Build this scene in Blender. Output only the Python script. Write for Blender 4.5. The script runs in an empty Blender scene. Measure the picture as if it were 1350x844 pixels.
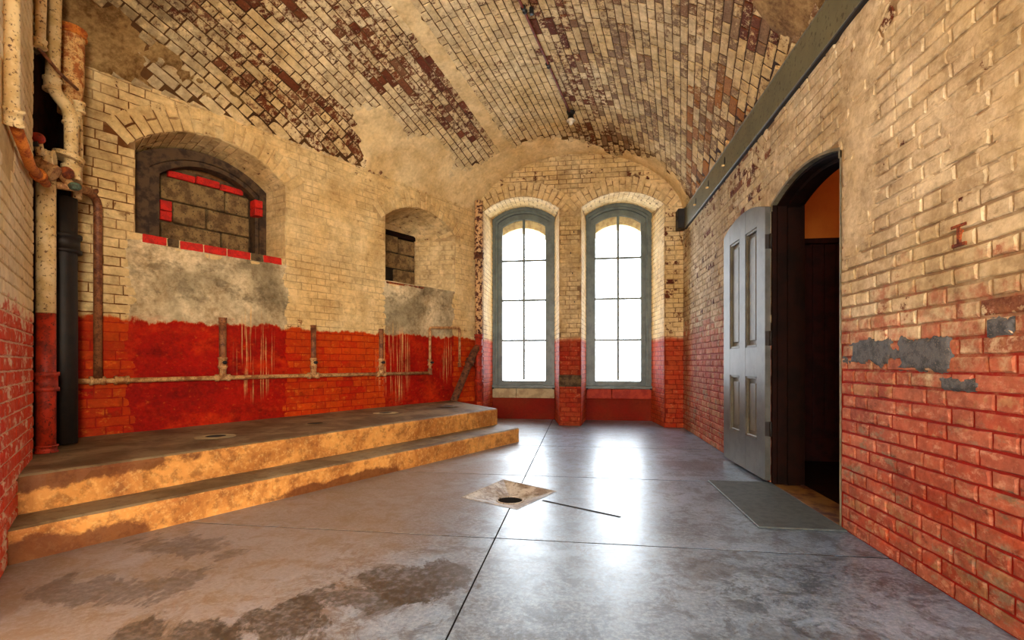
import bpy, bmesh, math, random
import numpy as np
from mathutils import Vector, Matrix, noise as mn

random.seed(7)
scene = bpy.context.scene
COL = scene.collection

# ------------------------------------------------------------------ camera
YAW = math.atan(90 / 637.0)
cam_d = bpy.data.cameras.new('camera')
cam_d.sensor_width = 36.0
cam_d.lens = 637.0 / 1350.0 * 36.0
cam_d.shift_y = 56.0 / 1350.0
cam_d.clip_start = 0.05
cam = bpy.data.objects.new('camera', cam_d)
cam.location = (0, 0, 1.0)
cam.rotation_euler = (math.radians(90), 0, YAW)
COL.objects.link(cam)
scene.camera = cam

# ------------------------------------------------------------------ world, lights, exposure
world = bpy.data.worlds.new('sky')
scene.world = world
world.use_nodes = True
bg = world.node_tree.nodes['Background']
bg.inputs['Color'].default_value = (0.82, 0.91, 1.0, 1)
bg.inputs['Strength'].default_value = 12.0
scene.view_settings.view_transform = 'Standard'
scene.view_settings.look = 'None'
scene.view_settings.gamma = 1.0
scene.view_settings.use_curve_mapping = False
scene.view_settings.exposure = 0.28
scene.cycles.max_bounces = 10
scene.cycles.diffuse_bounces = 6
scene.cycles.glossy_bounces = 4
scene.cycles.transparent_max_bounces = 12
scene.cycles.sample_clamp_indirect = 8.0


def area(name, loc, rot, sx, sy, power, color, portal=False, spread=math.pi):
    l = bpy.data.lights.new(name, 'AREA')
    l.shape = 'RECTANGLE'
    l.size, l.size_y = sx, sy
    l.energy = power
    l.color = color
    l.spread = spread
    if portal:
        l.cycles.is_portal = True
    o = bpy.data.objects.new(name, l)
    o.location = loc
    o.rotation_euler = rot
    COL.objects.link(o)
    return o


R90 = math.radians(90)
# portals that guide the sky light in through the two tall windows
area('window_portal', (-1.01, 9.12, 2.05), (-R90, 0, 0), 0.95, 3.0, 1, (1, 1, 1), portal=True)
area('window_portal', (0.65, 9.12, 2.05), (-R90, 0, 0), 0.95, 3.0, 1, (1, 1, 1), portal=True)
# added warm fill lights at two unseen openings in the rear wall
area('rear_fill_light', (-1.30, -3.30, 1.95), (R90, 0, 0), 1.3, 2.5, 115, (1.0, 0.87, 0.68))
area('rear_fill_light', (0.70, -3.30, 1.95), (R90, 0, 0), 1.3, 2.5, 115, (1.0, 0.87, 0.68))
# added warm fill for the left wall, through an unseen opening behind the viewer
area('side_fill_light', (1.84, -2.30, 1.95), (0, R90, 0), 2.2, 1.3, 500, (1.0, 0.82, 0.58))
# unseen light added to brighten the orange corridor wall
pl = bpy.data.lights.new('corridor_fill_light', 'POINT')
pl.energy = 3.5
pl.color = (1, 0.62, 0.3)
pl.shadow_soft_size = 0.08
plo = bpy.data.objects.new('corridor_fill_light', pl)
plo.location = (3.0, 4.3, 2.75)
COL.objects.link(plo)


# ------------------------------------------------------------------ small helpers
def c(r, g, b):
    f = lambda v: (v / 255 / 12.92) if v / 255 <= 0.04045 else ((v / 255 + 0.055) / 1.055) ** 2.4
    return (f(r), f(g), f(b), 1.0)


def smooth(a, b, x):
    t = min(1.0, max(0.0, (x - a) / (b - a)))
    return t * t * (3 - 2 * t)


def nz(x, y, z=0.0):
    return mn.noise(Vector((x, y, z)))


def tag(o, label=None, cat=None, group=None, kind=None):
    if label: o['label'] = label
    if cat: o['category'] = cat
    if group: o['group'] = group
    if kind: o['kind'] = kind
    return o


def link(name, me, parent=None, mat=None):
    if mat is not None and len(me.materials) == 0:
        me.materials.append(mat)
    o = bpy.data.objects.new(name, me)
    COL.objects.link(o)
    if parent is not None:
        o.parent = parent
    return o


def mesh_pd(name, verts, faces, mat=None, parent=None, smooth_sh=False):
    me = bpy.data.meshes.new(name)
    me.from_pydata([tuple(v) for v in verts], [], faces)
    me.update()
    if smooth_sh:
        me.polygons.foreach_set('use_smooth', [True] * len(me.polygons))
    return link(name, me, parent, mat)


def bm_obj(name, bm, mat=None, parent=None, smooth_sh=False):
    me = bpy.data.meshes.new(name)
    bmesh.ops.recalc_face_normals(bm, faces=bm.faces)
    bm.to_mesh(me)
    bm.free()
    if smooth_sh:
        me.polygons.foreach_set('use_smooth', [True] * len(me.polygons))
    return link(name, me, parent, mat)


def empty(name, loc=(0, 0, 0)):
    o = bpy.data.objects.new(name, None)
    o.empty_display_size = 0.1
    o.location = loc
    COL.objects.link(o)
    return o


def sub(o, root):
    """parent o (already in world place) to a root empty that stands at its own location"""
    o.parent = root
    o.matrix_parent_inverse = Matrix.Translation(root.location).inverted()
    return o


def box(name, lo, hi, mat, parent=None, bevel=0.0, frame=None, seg=1, jitter=0.0):
    bm = bmesh.new()
    bmesh.ops.create_cube(bm, size=1.0)
    for v in bm.verts:
        v.co = Vector([lo[i] + (v.co[i] + 0.5) * (hi[i] - lo[i]) for i in range(3)])
    if bevel > 0:
        bmesh.ops.bevel(bm, geom=list(bm.edges), offset=bevel, segments=seg, affect='EDGES', profile=0.5)
    if jitter:
        for v in bm.verts:
            v.co += Vector([random.uniform(-jitter, jitter) for _ in range(3)])
    if frame is not None:
        for v in bm.verts:
            v.co = Vector(frame(v.co.x, v.co.y, v.co.z))
    o = bm_obj(name, bm, mat)
    if parent is not None:
        sub(o, parent)
    return o


def tube(name, pts, r, mat, parent=None, seg=14, closed_ends=True, wob=0.0, axis=None):
    """a round pipe swept along a polyline; r may be a list"""
    pts = [Vector(p) for p in pts]
    n = len(pts)
    rs = r if isinstance(r, (list, tuple)) else [r] * n
    bm = bmesh.new()
    rings = []
    up = None
    for i, p in enumerate(pts):
        if axis is not None: t = Vector(axis).normalized()
        elif i == 0: t = (pts[1] - pts[0]).normalized()
        elif i == n - 1: t = (pts[-1] - pts[-2]).normalized()
        else: t = ((pts[i + 1] - p).normalized() + (p - pts[i - 1]).normalized()).normalized()
        if up is None:
            up = Vector((0, 0, 1)) if abs(t.z) < 0.9 else Vector((1, 0, 0))
        a = t.cross(up).normalized()
        b = a.cross(t).normalized()
        up = b
        ring = []
        for k in range(seg):
            an = 2 * math.pi * k / seg
            rr = rs[i] * (1 + (wob * nz(p.x * 9 + k, p.y * 9, p.z * 9) if wob else 0))
            ring.append(bm.verts.new(p + (a * math.cos(an) + b * math.sin(an)) * rr))
        rings.append(ring)
    for i in range(n - 1):
        for k in range(seg):
            bm.faces.new((rings[i][k], rings[i][(k + 1) % seg], rings[i + 1][(k + 1) % seg], rings[i + 1][k]))
    if closed_ends:
        bm.faces.new(rings[0])
        bm.faces.new(rings[-1])
    o = bm_obj(name, bm, mat, None, True)
    if parent is not None:
        sub(o, parent)
    return o


def bend(pts, rad=0.06, n=5):
    """round the inner corners of a polyline"""
    pts = [Vector(p) for p in pts]
    out = [pts[0]]
    for i in range(1, len(pts) - 1):
        a, b, d = pts[i - 1], pts[i], pts[i + 1]
        u = (a - b); v = (d - b)
        ra = min(rad, u.length * 0.45, v.length * 0.45)
        p0 = b + u.normalized() * ra
        p1 = b + v.normalized() * ra
        for k in range(n + 1):
            t = k / n
            out.append(p0 * (1 - t) ** 2 + b * 2 * t * (1 - t) + p1 * t * t)
    out.append(pts[-1])
    return out


def collar(name, p, axis, r, ln, mat, parent, lip=0.006):
    """a pipe coupling with raised lips"""
    p = Vector(p); a = Vector(axis).normalized()
    h = ln / 2
    prof = [(-h, r * 0.9), (-h, r + lip), (-h * 0.62, r + lip), (-h * 0.55, r), (h * 0.55, r), (h * 0.62, r + lip), (h, r + lip), (h, r * 0.9)]
    return tube(name, [p + a * q for q, _ in prof], [rr for _, rr in prof], mat, parent, seg=16, axis=a)


def ball(name, p, r, mat, parent, sc=(1, 1, 1)):
    bm = bmesh.new()
    bmesh.ops.create_uvsphere(bm, u_segments=14, v_segments=9, radius=r)
    for v in bm.verts:
        v.co = Vector(p) + Vector((v.co.x * sc[0], v.co.y * sc[1], v.co.z * sc[2]))
    o = bm_obj(name, bm, mat, None, True)
    if parent is not None:
        sub(o, parent)
    return o


# ------------------------------------------------------------------ shader builder
class SH:
    def __init__(s, name):
        s.mat = bpy.data.materials.new(name)
        s.mat.use_nodes = True
        s.nt = s.mat.node_tree
        s.b = s.nt.nodes['Principled BSDF']
        s.geo = s.nt.nodes.new('ShaderNodeNewGeometry')
        s.pos = s.geo.outputs['Position']
        sep = s.nt.nodes.new('ShaderNodeSeparateXYZ')
        s.nt.links.new(s.pos, sep.inputs[0])
        s.x, s.y, s.z = sep.outputs

    def put(s, sock, v):
        if v is None: return
        if isinstance(v, bpy.types.NodeSocket): s.nt.links.new(v, sock)
        elif isinstance(v, (tuple, list)) and sock.type == 'VECTOR': sock.default_value = v[:3]
        else: sock.default_value = v

    def m(s, op, a, b=None, clamp=False):
        n = s.nt.nodes.new('ShaderNodeMath')
        n.operation = op
        n.use_clamp = clamp
        s.put(n.inputs[0], a); s.put(n.inputs[1], b)
        return n.outputs[0]

    def scaled(s, sc):
        n = s.nt.nodes.new('ShaderNodeVectorMath')
        n.operation = 'MULTIPLY'
        s.put(n.inputs[0], s.pos)
        n.inputs[1].default_value = sc
        return n.outputs[0]

    def noise(s, scale, detail=4, rough=0.55, vec=None, dist=0.0):
        n = s.nt.nodes.new('ShaderNodeTexNoise')
        n.inputs['Scale'].default_value = scale
        n.inputs['Detail'].default_value = detail
        n.inputs['Roughness'].default_value = rough
        n.inputs['Distortion'].default_value = dist
        s.put(n.inputs['Vector'], vec if vec is not None else s.pos)
        return n.outputs['Fac']

    def step(s, x, lo, hi):
        n = s.nt.nodes.new('ShaderNodeMapRange')
        n.interpolation_type = 'SMOOTHSTEP'
        s.put(n.inputs['Value'], x)
        n.inputs['From Min'].default_value = lo
        n.inputs['From Max'].default_value = hi
        return n.outputs['Result']

    def mix(s, f, a, b):
        n = s.nt.nodes.new('ShaderNodeMix')
        n.data_type = 'RGBA'
        n.clamp_factor = True
        s.put(n.inputs[0], f); s.put(n.inputs[6], a); s.put(n.inputs[7], b)
        return n.outputs[2]

    def ramp(s, x, stops):
        n = s.nt.nodes.new('ShaderNodeValToRGB')
        e = n.color_ramp.elements
        e[0].position, e[0].color = stops[0]
        e[1].position, e[1].color = stops[-1]
        for p, col in stops[1:-1]:
            k = e.new(p); k.color = col
        s.put(n.inputs[0], x)
        return n.outputs[0]

    def blob(s, cx, cy, cz, rx, ry, rz):
        """1 inside an ellipsoid patch of the surface, 0 outside"""
        t = None
        for a, cc, rr in ((s.x, cx, rx), (s.y, cy, ry), (s.z, cz, rz)):
            d = s.m('MULTIPLY', s.m('SUBTRACT', a, cc), 1.0 / rr)
            d = s.m('MULTIPLY', d, d)
            t = d if t is None else s.m('ADD', t, d)
        return s.m('SUBTRACT', 1.0, s.m('SQRT', t))

    def done(s, col, rough=0.7, bump=None, bstr=0.3, bdist=0.01, spec=None, metal=0.0):
        s.put(s.b.inputs['Base Color'], col)
        s.put(s.b.inputs['Roughness'], rough)
        s.put(s.b.inputs['Metallic'], metal)
        if spec is not None: s.b.inputs['Specular IOR Level'].default_value = spec
        if bump is not None:
            n = s.nt.nodes.new('ShaderNodeBump')
            n.inputs['Strength'].default_value = bstr
            n.inputs['Distance'].default_value = bdist
            s.put(n.inputs['Height'], bump)
            s.nt.links.new(n.outputs[0], s.b.inputs['Normal'])
        return s.mat


def painted(name, cream, cream2, dirt, tone, red=None, joint=None, flake_lo=0.74, use_brick=True, patch=None, spec=0.15, base_flake=0.0, grime=0.34, fscale=11, fw=0.08, scars=()):
    """old painted masonry: limewash over brick, flaking, with an optional red dado"""
    s = SH(name)
    n1 = s.noise(1.3, 5, 0.6, dist=0.4)
    n2 = s.noise(11, 7, 0.68)
    n3 = s.noise(70, 4, 0.6)
    if use_brick:
        oi = s.nt.nodes.new('ShaderNodeObjectInfo')
        at = s.nt.nodes.new('ShaderNodeAttribute'); at.attribute_name = 'bc'
        ad = s.nt.nodes.new('ShaderNodeVectorMath'); ad.operation = 'ADD'
        s.put(ad.inputs[0], oi.outputs['Color']); s.put(ad.inputs[1], at.outputs['Color'])
        sp = s.nt.nodes.new('ShaderNodeSeparateXYZ'); s.put(sp.inputs[0], ad.outputs[0])
        fl, tn, dt = sp.outputs
    else:
        fl, tn, dt = base_flake, 0.35, 0.0
    paint = s.mix(s.step(n1, 0.36, 0.66), cream, cream2)
    if use_brick: paint = s.mix(s.m('MULTIPLY', tn, 0.75), paint, cream2)
    paint = s.mix(s.m('MULTIPLY', s.step(n2, 0.5, 0.8), 0.55), paint, dirt)
    brick = s.ramp(tn, tone)
    brick = s.mix(s.m('MULTIPLY', s.step(n3, 0.4, 0.7), 0.35), brick, c(40, 20, 12))
    nf = n2 if fscale == 11 else s.noise(fscale, 8, 0.72)
    fm = s.m('ADD', s.m('ADD', nf, s.m('MULTIPLY', fl, 0.62)), s.m('MULTIPLY', s.m('SUBTRACT', n3, 0.5), 0.25))
    fm = s.step(fm, flake_lo, flake_lo + fw)
    if joint is not None:
        jn_ = s.m('ADD', (joint[2](s) if callable(joint[2]) else joint[2]) if len(joint) > 2 else 0.15, s.m('MULTIPLY', s.step(s.noise(2.2, 5, 0.65), 0.36, 0.6), joint[1]), clamp=True)
        paint = s.mix(jn_, paint, joint[0])
    col = s.mix(fm, paint, brick)
    if red:
        nb = s.noise(2.6, 6, 0.65)
        st = s.noise(1.0, 6, 0.65, s.scaled(red.get('sc', (11, 11, 3.2))))
        lev = s.m('SUBTRACT', red['z'] if not callable(red['z']) else red['z'](s), s.z)
        lev = s.m('ADD', lev, s.m('MULTIPLY', s.m('SUBTRACT', nb, 0.5), red['amp']))
        lev = s.m('ADD', lev, s.m('MULTIPLY', s.m('SUBTRACT', st, 0.5), red['streak']))
        lev = s.m('ADD', lev, s.m('MULTIPLY', s.m('SUBTRACT', n2, 0.5), red.get('mott', 0.0)))
        if use_brick: lev = s.m('ADD', lev, s.m('MULTIPLY', s.m('SUBTRACT', tn, 0.25), red.get('per', 0.0)))
        rm = s.step(lev, 0.0, red['w'])
        rc = s.mix(s.step(s.noise(1.7, 4, 0.6), 0.38, 0.64), red['a'], red['b'])
        rc = s.mix(s.m('MULTIPLY', s.step(n2, 0.48, 0.78), 0.55), rc, red['c'])
        if use_brick and 'tint' in red:
            rc = s.mix(s.m('MULTIPLY', tn, 1.3), rc, red['tint'])
        if joint is not None and 'j' in red:
            rc = s.mix(red['jm'], rc, red['j'])
        wear = s.m('ADD', s.m('ADD', n2, s.m('MULTIPLY', s.m('SUBTRACT', nb, 0.5), 0.5)), s.m('MULTIPLY', fl, red.get('flk', 0.25)))
        wear = s.step(wear, red['wear'], red['wear'] + 0.1)
        rm2 = s.m('MULTIPLY', rm, s.m('SUBTRACT', 1.0, s.m('MULTIPLY', wear, red.get('wearmax', 0.9))))
        under = s.mix(rm, col, red.get('under', cream2))
        col = s.mix(rm2, under, rc)
        for (bx, by, bz, rx, ry, rz) in red.get('drips', []):
            dm = s.step(s.m('ADD', s.blob(bx, by, bz, rx, ry, rz), s.m('MULTIPLY', nb, 0.3)), 0.15, 0.5)
            d2 = s.step(s.noise(1.0, 3, 0.5, s.scaled((62, 62, 1.1))), 0.55, 0.61)
            col = s.mix(s.m('MULTIPLY', s.m('MULTIPLY', dm, d2), 0.85), col, c(236, 190, 120))
    if use_brick:
        col = s.mix(s.m('MULTIPLY', dt, s.step(n2, 0.3, 0.55)), col, c(38, 22, 14))
    if patch:
        for (bx, by, bz, rx, ry, rz, pc, th) in patch:
            pm = s.step(s.m('ADD', s.blob(bx, by, bz, rx, ry, rz), s.m('MULTIPLY', s.m('SUBTRACT', n2, 0.5), 2.2)), th, th + 0.35)
            col = s.mix(s.m('MULTIPLY', pm, 0.8), col, pc)
    for (sc_c, sc_s, sc_lo, sc_hi, sc_k, z_lo, z_hi) in scars:
        sm = s.step(s.noise(sc_s, 9, 0.72, s.scaled((1.0, 1.0, 1.7))), sc_lo, sc_hi)
        zz = s.m('MULTIPLY', s.step(s.z, z_lo - 0.15, z_lo + 0.15), s.m('SUBTRACT', 1.0, s.step(s.z, z_hi - 0.2, z_hi + 0.2)))
        col = s.mix(s.m('MULTIPLY', s.m('MULTIPLY', sm, zz), sc_k), col, sc_c)
    # grime and worn spots at two scales
    g1 = s.noise(3.4, 10, 0.74)
    g2 = s.noise(26, 8, 0.7)
    gv = s.m('ADD', s.m('MULTIPLY', s.step(g1, 0.34, 0.66), grime), s.m('MULTIPLY', s.step(g2, 0.36, 0.64), grime * 0.55))
    gm = s.nt.nodes.new('ShaderNodeMix'); gm.data_type = 'RGBA'; gm.blend_type = 'MULTIPLY'
    gm.inputs[0].default_value = 1.0
    s.put(gm.inputs[6], col)
    s.put(gm.inputs[7], s.mix(gv, (1, 1, 1, 1), (0.30, 0.22, 0.14, 1)))
    col = gm.outputs[2]
    h = s.m('ADD', s.m('MULTIPLY', n3, 0.5), s.m('ADD', n2, s.m('ADD', s.m('MULTIPLY', fm, -0.5), s.m('MULTIPLY', g2, 0.5))))
    return s.done(col, 0.75, h, 0.55, 0.006, spec=spec)


def simple(name, a, b, scale=8, rough=0.6, bstr=0.2, metal=0.0, spec=0.4, cc=None, lo=0.42, hi=0.62):
    s = SH(name)
    n = s.noise(scale, 6, 0.65)
    col = s.mix(s.step(n, lo, hi), a, b)
    n3 = s.noise(scale * 6, 4, 0.6)
    if cc is not None:
        col = s.mix(s.step(n3, 0.55, 0.68), col, cc)
    return s.done(col, rough, s.m('ADD', n, s.m('MULTIPLY', n3, 0.5)), bstr, 0.005, spec, metal)


TONE = [(0.0, c(94, 38, 20)), (0.4, c(134, 74, 42)), (0.65, c(178, 146, 106)), (0.8, c(158, 128, 98)), (1.0, c(190, 122, 46))]
# left wall and its paint
RED_L = dict(z=1.40, amp=0.16, streak=0.10, w=0.03, a=c(186, 24, 0), b=c(206, 56, 4), c=c(228, 104, 22), wear=0.78,
             under=c(240, 160, 70), j=c(140, 26, 4), jm=0.7, flk=0.2, tint=c(214, 84, 8),
             drips=[(-3.36, 4.62, 1.10, 0.17, 0.28, 0.55), (-2.48, 6.2, 1.0, 0.24, 0.42, 0.6), (-2.0, 7.05, 1.1, 0.14, 0.22, 0.45)])
CR, CR2, DI = c(250, 224, 166), c(238, 202, 136), c(166, 116, 60)
M_LEFT = painted('left_wall_brick_paint', CR, CR2, DI, TONE, RED_L, grime=0.38, scars=((c(238, 140, 40), 9.0, 0.55, 0.66, 0.5, -1, 1.3), (c(96, 20, 4), 6.0, 0.56, 0.68, 0.5, -1, 1.3), (c(150, 104, 54), 6.0, 0.56, 0.68, 0.45, 1.4, 4)))
M_LEFT_J = painted('left_wall_joint', CR, CR2, DI, TONE, RED_L, joint=(c(112, 68, 30), 0.42, lambda s: s.m('ADD', 0.10, s.m('MULTIPLY', s.step(s.m('MULTIPLY', s.x, -1.0), 3.55, 3.9), 0.5))), use_brick=False)
M_PLAST_L = painted('left_wall_plaster', c(246, 226, 182), c(158, 144, 112), c(104, 94, 72), TONE, dict(RED_L, a=c(160, 10, 0), b=c(186, 24, 0), c=c(170, 30, 2), wear=0.84, amp=0.22, streak=0.16, tint=None), use_brick=False, flake_lo=0.95, grime=0.55, scars=((c(120, 108, 84), 4.0, 0.50, 0.62, 0.6, 1.45, 4), (c(216, 56, 4), 1.6, 0.50, 0.66, 0.75, -1, 1.35), (c(104, 6, 0), 2.4, 0.52, 0.66, 0.6, -1, 1.3), (c(236, 110, 30), 18.0, 0.58, 0.68, 0.5, -1, 1.4)))
# right wall
RED_R = dict(z=lambda s: s.m('ADD', 1.40, s.m('MULTIPLY', s.step(s.y, 3.6, 6.0), 0.26)), amp=0.45, streak=0.12, w=0.55, mott=1.3, per=0.5, sc=(9, 9, 3), a=c(178, 74, 46), b=c(176, 94, 76), c=c(208, 138, 108),
             wear=0.69, under=c(190, 144, 104), j=c(150, 14, 2), jm=0.9, flk=0.4, wearmax=0.75, tint=c(206, 132, 104))
CRR, CRR2, DIR = c(236, 222, 190), c(208, 188, 146), c(140, 112, 72)
GREY = c(72, 74, 78)
SC_R = ((c(150, 138, 118), 5.5, 0.54, 0.63, 0.8, -1, 0.75), (c(60, 34, 22), 8.0, 0.58, 0.68, 0.65, -1, 1.0), (c(226, 172, 144), 14.0, 0.52, 0.64, 0.6, -1, 1.25), (c(196, 70, 16), 3.0, 0.52, 0.64, 0.55, -1, 0.5),
        (c(120, 92, 56), 7.0, 0.56, 0.68, 0.5, 1.2, 4))
M_RIGHT = painted('right_wall_brick_paint', CRR, CRR2, DIR, TONE, RED_R, grime=0.5, scars=SC_R)
M_RIGHT_J = painted('right_wall_joint', CRR, CRR2, DIR, TONE, RED_R, joint=(c(120, 84, 46), 0.6, 0.15), use_brick=False)
# end wall
RED_B = dict(z=1.42, amp=0.12, streak=0.05, w=0.10, a=c(184, 44, 18), b=c(204, 78, 36), c=c(150, 54, 26), wear=0.74, under=c(204, 132, 80), j=c(100, 16, 4), jm=0.7, flk=0.4, tint=c(196, 90, 44))
M_BACK = painted('end_wall_brick_paint', c(248, 222, 168), c(230, 196, 132), c(150, 102, 54), TONE, RED_B, grime=0.4, scars=((c(220, 150, 96), 9.0, 0.55, 0.66, 0.5, -1, 1.4), (c(70, 16, 6), 6.0, 0.54, 0.66, 0.6, -1, 1.4)))
M_BACK_J = painted('end_wall_joint', c(248, 222, 168), c(230, 196, 132), c(150, 102, 54), TONE, RED_B, joint=(c(96, 58, 26), 0.6, 0.25), use_brick=False)
# near-left wing wall
RED_N = dict(z=1.30, amp=0.2, streak=0.25, w=0.08, a=c(214, 48, 20), b=c(222, 78, 40), c=c(240, 160, 120), wear=0.62, under=c(240, 206, 168), j=c(240, 200, 158), jm=0.85, mott=0.6)
M_NEAR = painted('wing_wall_brick_paint', c(250, 230, 186), c(238, 208, 150), c(186, 140, 84), TONE, RED_N, grime=0.25, scars=((c(244, 214, 176), 7.0, 0.53, 0.60, 0.8, -1, 1.35), (c(232, 96, 60), 12.0, 0.52, 0.64, 0.5, -1, 1.2)))
M_NEAR_J = painted('wing_wall_joint', c(248, 224, 176), c(232, 200, 140), c(176, 130, 74), TONE, RED_N, joint=(c(206, 168, 104), 0.6), use_brick=False)
# vault
M_CEIL = painted('vault_brick_limewash', c(252, 234, 190), c(234, 204, 144), c(124, 82, 44), TONE, grime=0.38, fscale=19, fw=0.14, scars=((c(128, 84, 44), 6.0, 0.54, 0.66, 0.5, 2, 9),))
M_CEIL_J = painted('vault_joint', c(112, 78, 44), c(72, 46, 25), c(40, 24, 13), TONE, use_brick=False)
M_PLAST_C = painted('vault_plaster', c(250, 226, 172), c(232, 198, 136), c(160, 116, 64), TONE, use_brick=False, flake_lo=0.9)
M_PLAST_D = painted('vault_plaster_dirty', c(190, 158, 104), c(150, 118, 70), c(104, 78, 44), TONE, use_brick=False, flake_lo=0.9, grime=0.75)
# plain wall of the unseen rear
M_REAR = simple('rear_wall_paint', c(226, 190, 130), c(206, 168, 108), 2)

M_STEEL = simple('grey_green_steel', c(108, 108, 84), c(92, 92, 72), 5, 0.45, 0.1, spec=0.4, cc=c(60, 54, 40), lo=0.3, hi=0.7)
M_HOLE = simple('black_hole', c(8, 6, 5), c(14, 10, 8), 5, 0.9)
M_RUST = simple('rust', c(150, 72, 24), c(86, 34, 14), 22, 0.85, 0.5, cc=c(40, 18, 10))
M_RUSTO = simple('orange_rust', c(206, 120, 40), c(150, 66, 18), 16, 0.85, 0.5, cc=c(120, 40, 12))
M_PIPEC = simple('cream_painted_pipe', c(228, 200, 146), c(206, 172, 112), 9, 0.55, 0.2, cc=c(84, 46, 22))
M_PIPER = simple('peeling_rusted_pipe', c(214, 168, 104), c(160, 92, 40), 16, 0.8, 0.6, cc=c(56, 24, 12), lo=0.44, hi=0.58)
M_PIPED = simple('downpipe_peeling_paint', c(214, 170, 116), c(78, 32, 16), 24, 0.8, 0.6, cc=c(50, 22, 12), lo=0.49, hi=0.53)
M_BRANCH = simple('dark_rusted_branch', c(110, 62, 32), c(64, 30, 16), 22, 0.85, 0.6, cc=c(40, 18, 10))
M_PIPERED = simple('red_painted_pipe', c(176, 44, 12), c(120, 30, 10), 12, 0.6, 0.3, cc=c(60, 20, 10))
M_PIPEB = simple('brown_iron_pipe', c(146, 92, 54), c(96, 50, 26), 14, 0.6, 0.3, cc=c(60, 30, 18))
M_PIPETAN = simple('tan_iron_pipe', c(196, 150, 96), c(140, 88, 46), 16, 0.6, 0.3, cc=c(70, 34, 18))
M_IRON = simple('black_iron', c(30, 20, 14), c(18, 12, 10), 10, 0.6, 0.3)
M_WOOD = simple('dark_frame_wood', c(84, 62, 38), c(46, 28, 16), 12, 0.7, 0.3)
M_BLOCK = simple('concrete_block', c(136, 110, 68), c(92, 68, 38), 9, 0.9, 0.6, cc=c(64, 44, 24))
M_REDB = simple('bright_red_brick', c(206, 28, 10), c(170, 22, 8), 14, 0.7, 0.4, cc=c(120, 20, 10))
M_DIRT = simple('dirty_mortar', c(96, 76, 48), c(60, 42, 26), 12, 0.95, 0.6)
M_FRAME = simple('grey_window_paint', c(98, 108, 104), c(80, 90, 86), 6, 0.4, 0.08, spec=0.4)
M_STONE = simple('sill_stone', c(186, 168, 128), c(158, 140, 104), 10, 0.8, 0.3)
M_STONER = simple('red_painted_sill', c(178, 56, 24), c(150, 36, 14), 10, 0.7, 0.3)
M_EXT = simple('outer_brick_arch', c(206, 178, 120), c(176, 144, 92), 14, 0.8, 0.4)
M_DOOR = simple('grey_door_paint', c(84, 84, 80), c(66, 66, 62), 5, 0.42, 0.1, spec=0.45)
M_PANEL = simple('door_panel_paint', c(94, 88, 70), c(74, 68, 54), 5, 0.45, 0.1, spec=0.45)
M_JAMB = simple('dark_stained_wood', c(30, 12, 7), c(18, 8, 5), 8, 0.8, 0.15, spec=0.08)
M_ARCHTRIM = simple('grey_arch_trim', c(118, 112, 92), c(92, 84, 66), 8, 0.4, 0.15)
M_ORANGE = simple('orange_wall_paint', c(214, 120, 32), c(204, 108, 26), 2, 0.7)
M_WAINS = simple('wainscot_wood', c(48, 14, 8), c(34, 10, 6), 8, 0.7, 0.15, spec=0.15)
M_THRESH = simple('worn_threshold', c(124, 88, 38), c(66, 26, 10), 6, 0.7, 0.3)
M_CONDUIT = simple('red_brown_conduit', c(120, 46, 22), c(84, 30, 16), 20, 0.6, 0.2)
M_SOCKET = simple('black_socket', c(26, 22, 20), c(18, 16, 14), 20, 0.5)
M_BULB = simple('frosted_bulb', c(226, 214, 190), c(206, 190, 160), 20, 0.3)
M_FILL = simple('grey_filler', c(88, 90, 94), c(58, 60, 64), 26, 0.75, 0.6, cc=c(120, 110, 100))


def glass_mat():
    m = bpy.data.materials.new('window_glass')
    m.use_nodes = True
    nt = m.node_tree
    nt.nodes.clear()
    out = nt.nodes.new('ShaderNodeOutputMaterial')
    mx = nt.nodes.new('ShaderNodeMixShader')
    tr = nt.nodes.new('ShaderNodeBsdfTransparent')
    gl = nt.nodes.new('ShaderNodeBsdfGlossy')
    gl.inputs['Roughness'].default_value = 0.02
    fr = nt.nodes.new('ShaderNodeFresnel'); fr.inputs['IOR'].default_value = 1.3
    nt.links.new(fr.outputs[0], mx.inputs[0])
    nt.links.new(tr.outputs[0], mx.inputs[1]); nt.links.new(gl.outputs[0], mx.inputs[2])
    nt.links.new(mx.outputs[0], out.inputs[0])
    return m


M_GLASS = glass_mat()


STAINS = ((-0.82, 2.12, 0.40, 0.24, 0.9), (-0.95, 1.95, 0.3, 0.2, 0.8), (-1.15, 1.72, 0.35, 0.22, 0.9), (-1.42, 1.60, 0.3, 0.2, 0.85), (-2.15, 2.35, 0.4, 0.22, 0.6), (-2.1, 1.85, 0.4, 0.25, 0.6),
          (0.95, 1.75, 0.35, 0.3, 0.45), (0.75, 2.45, 0.6, 0.15, 0.45), (0.8, 5.9, 0.35, 0.25, 0.4), (1.0, 4.9, 0.4, 0.25, 0.4))


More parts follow.
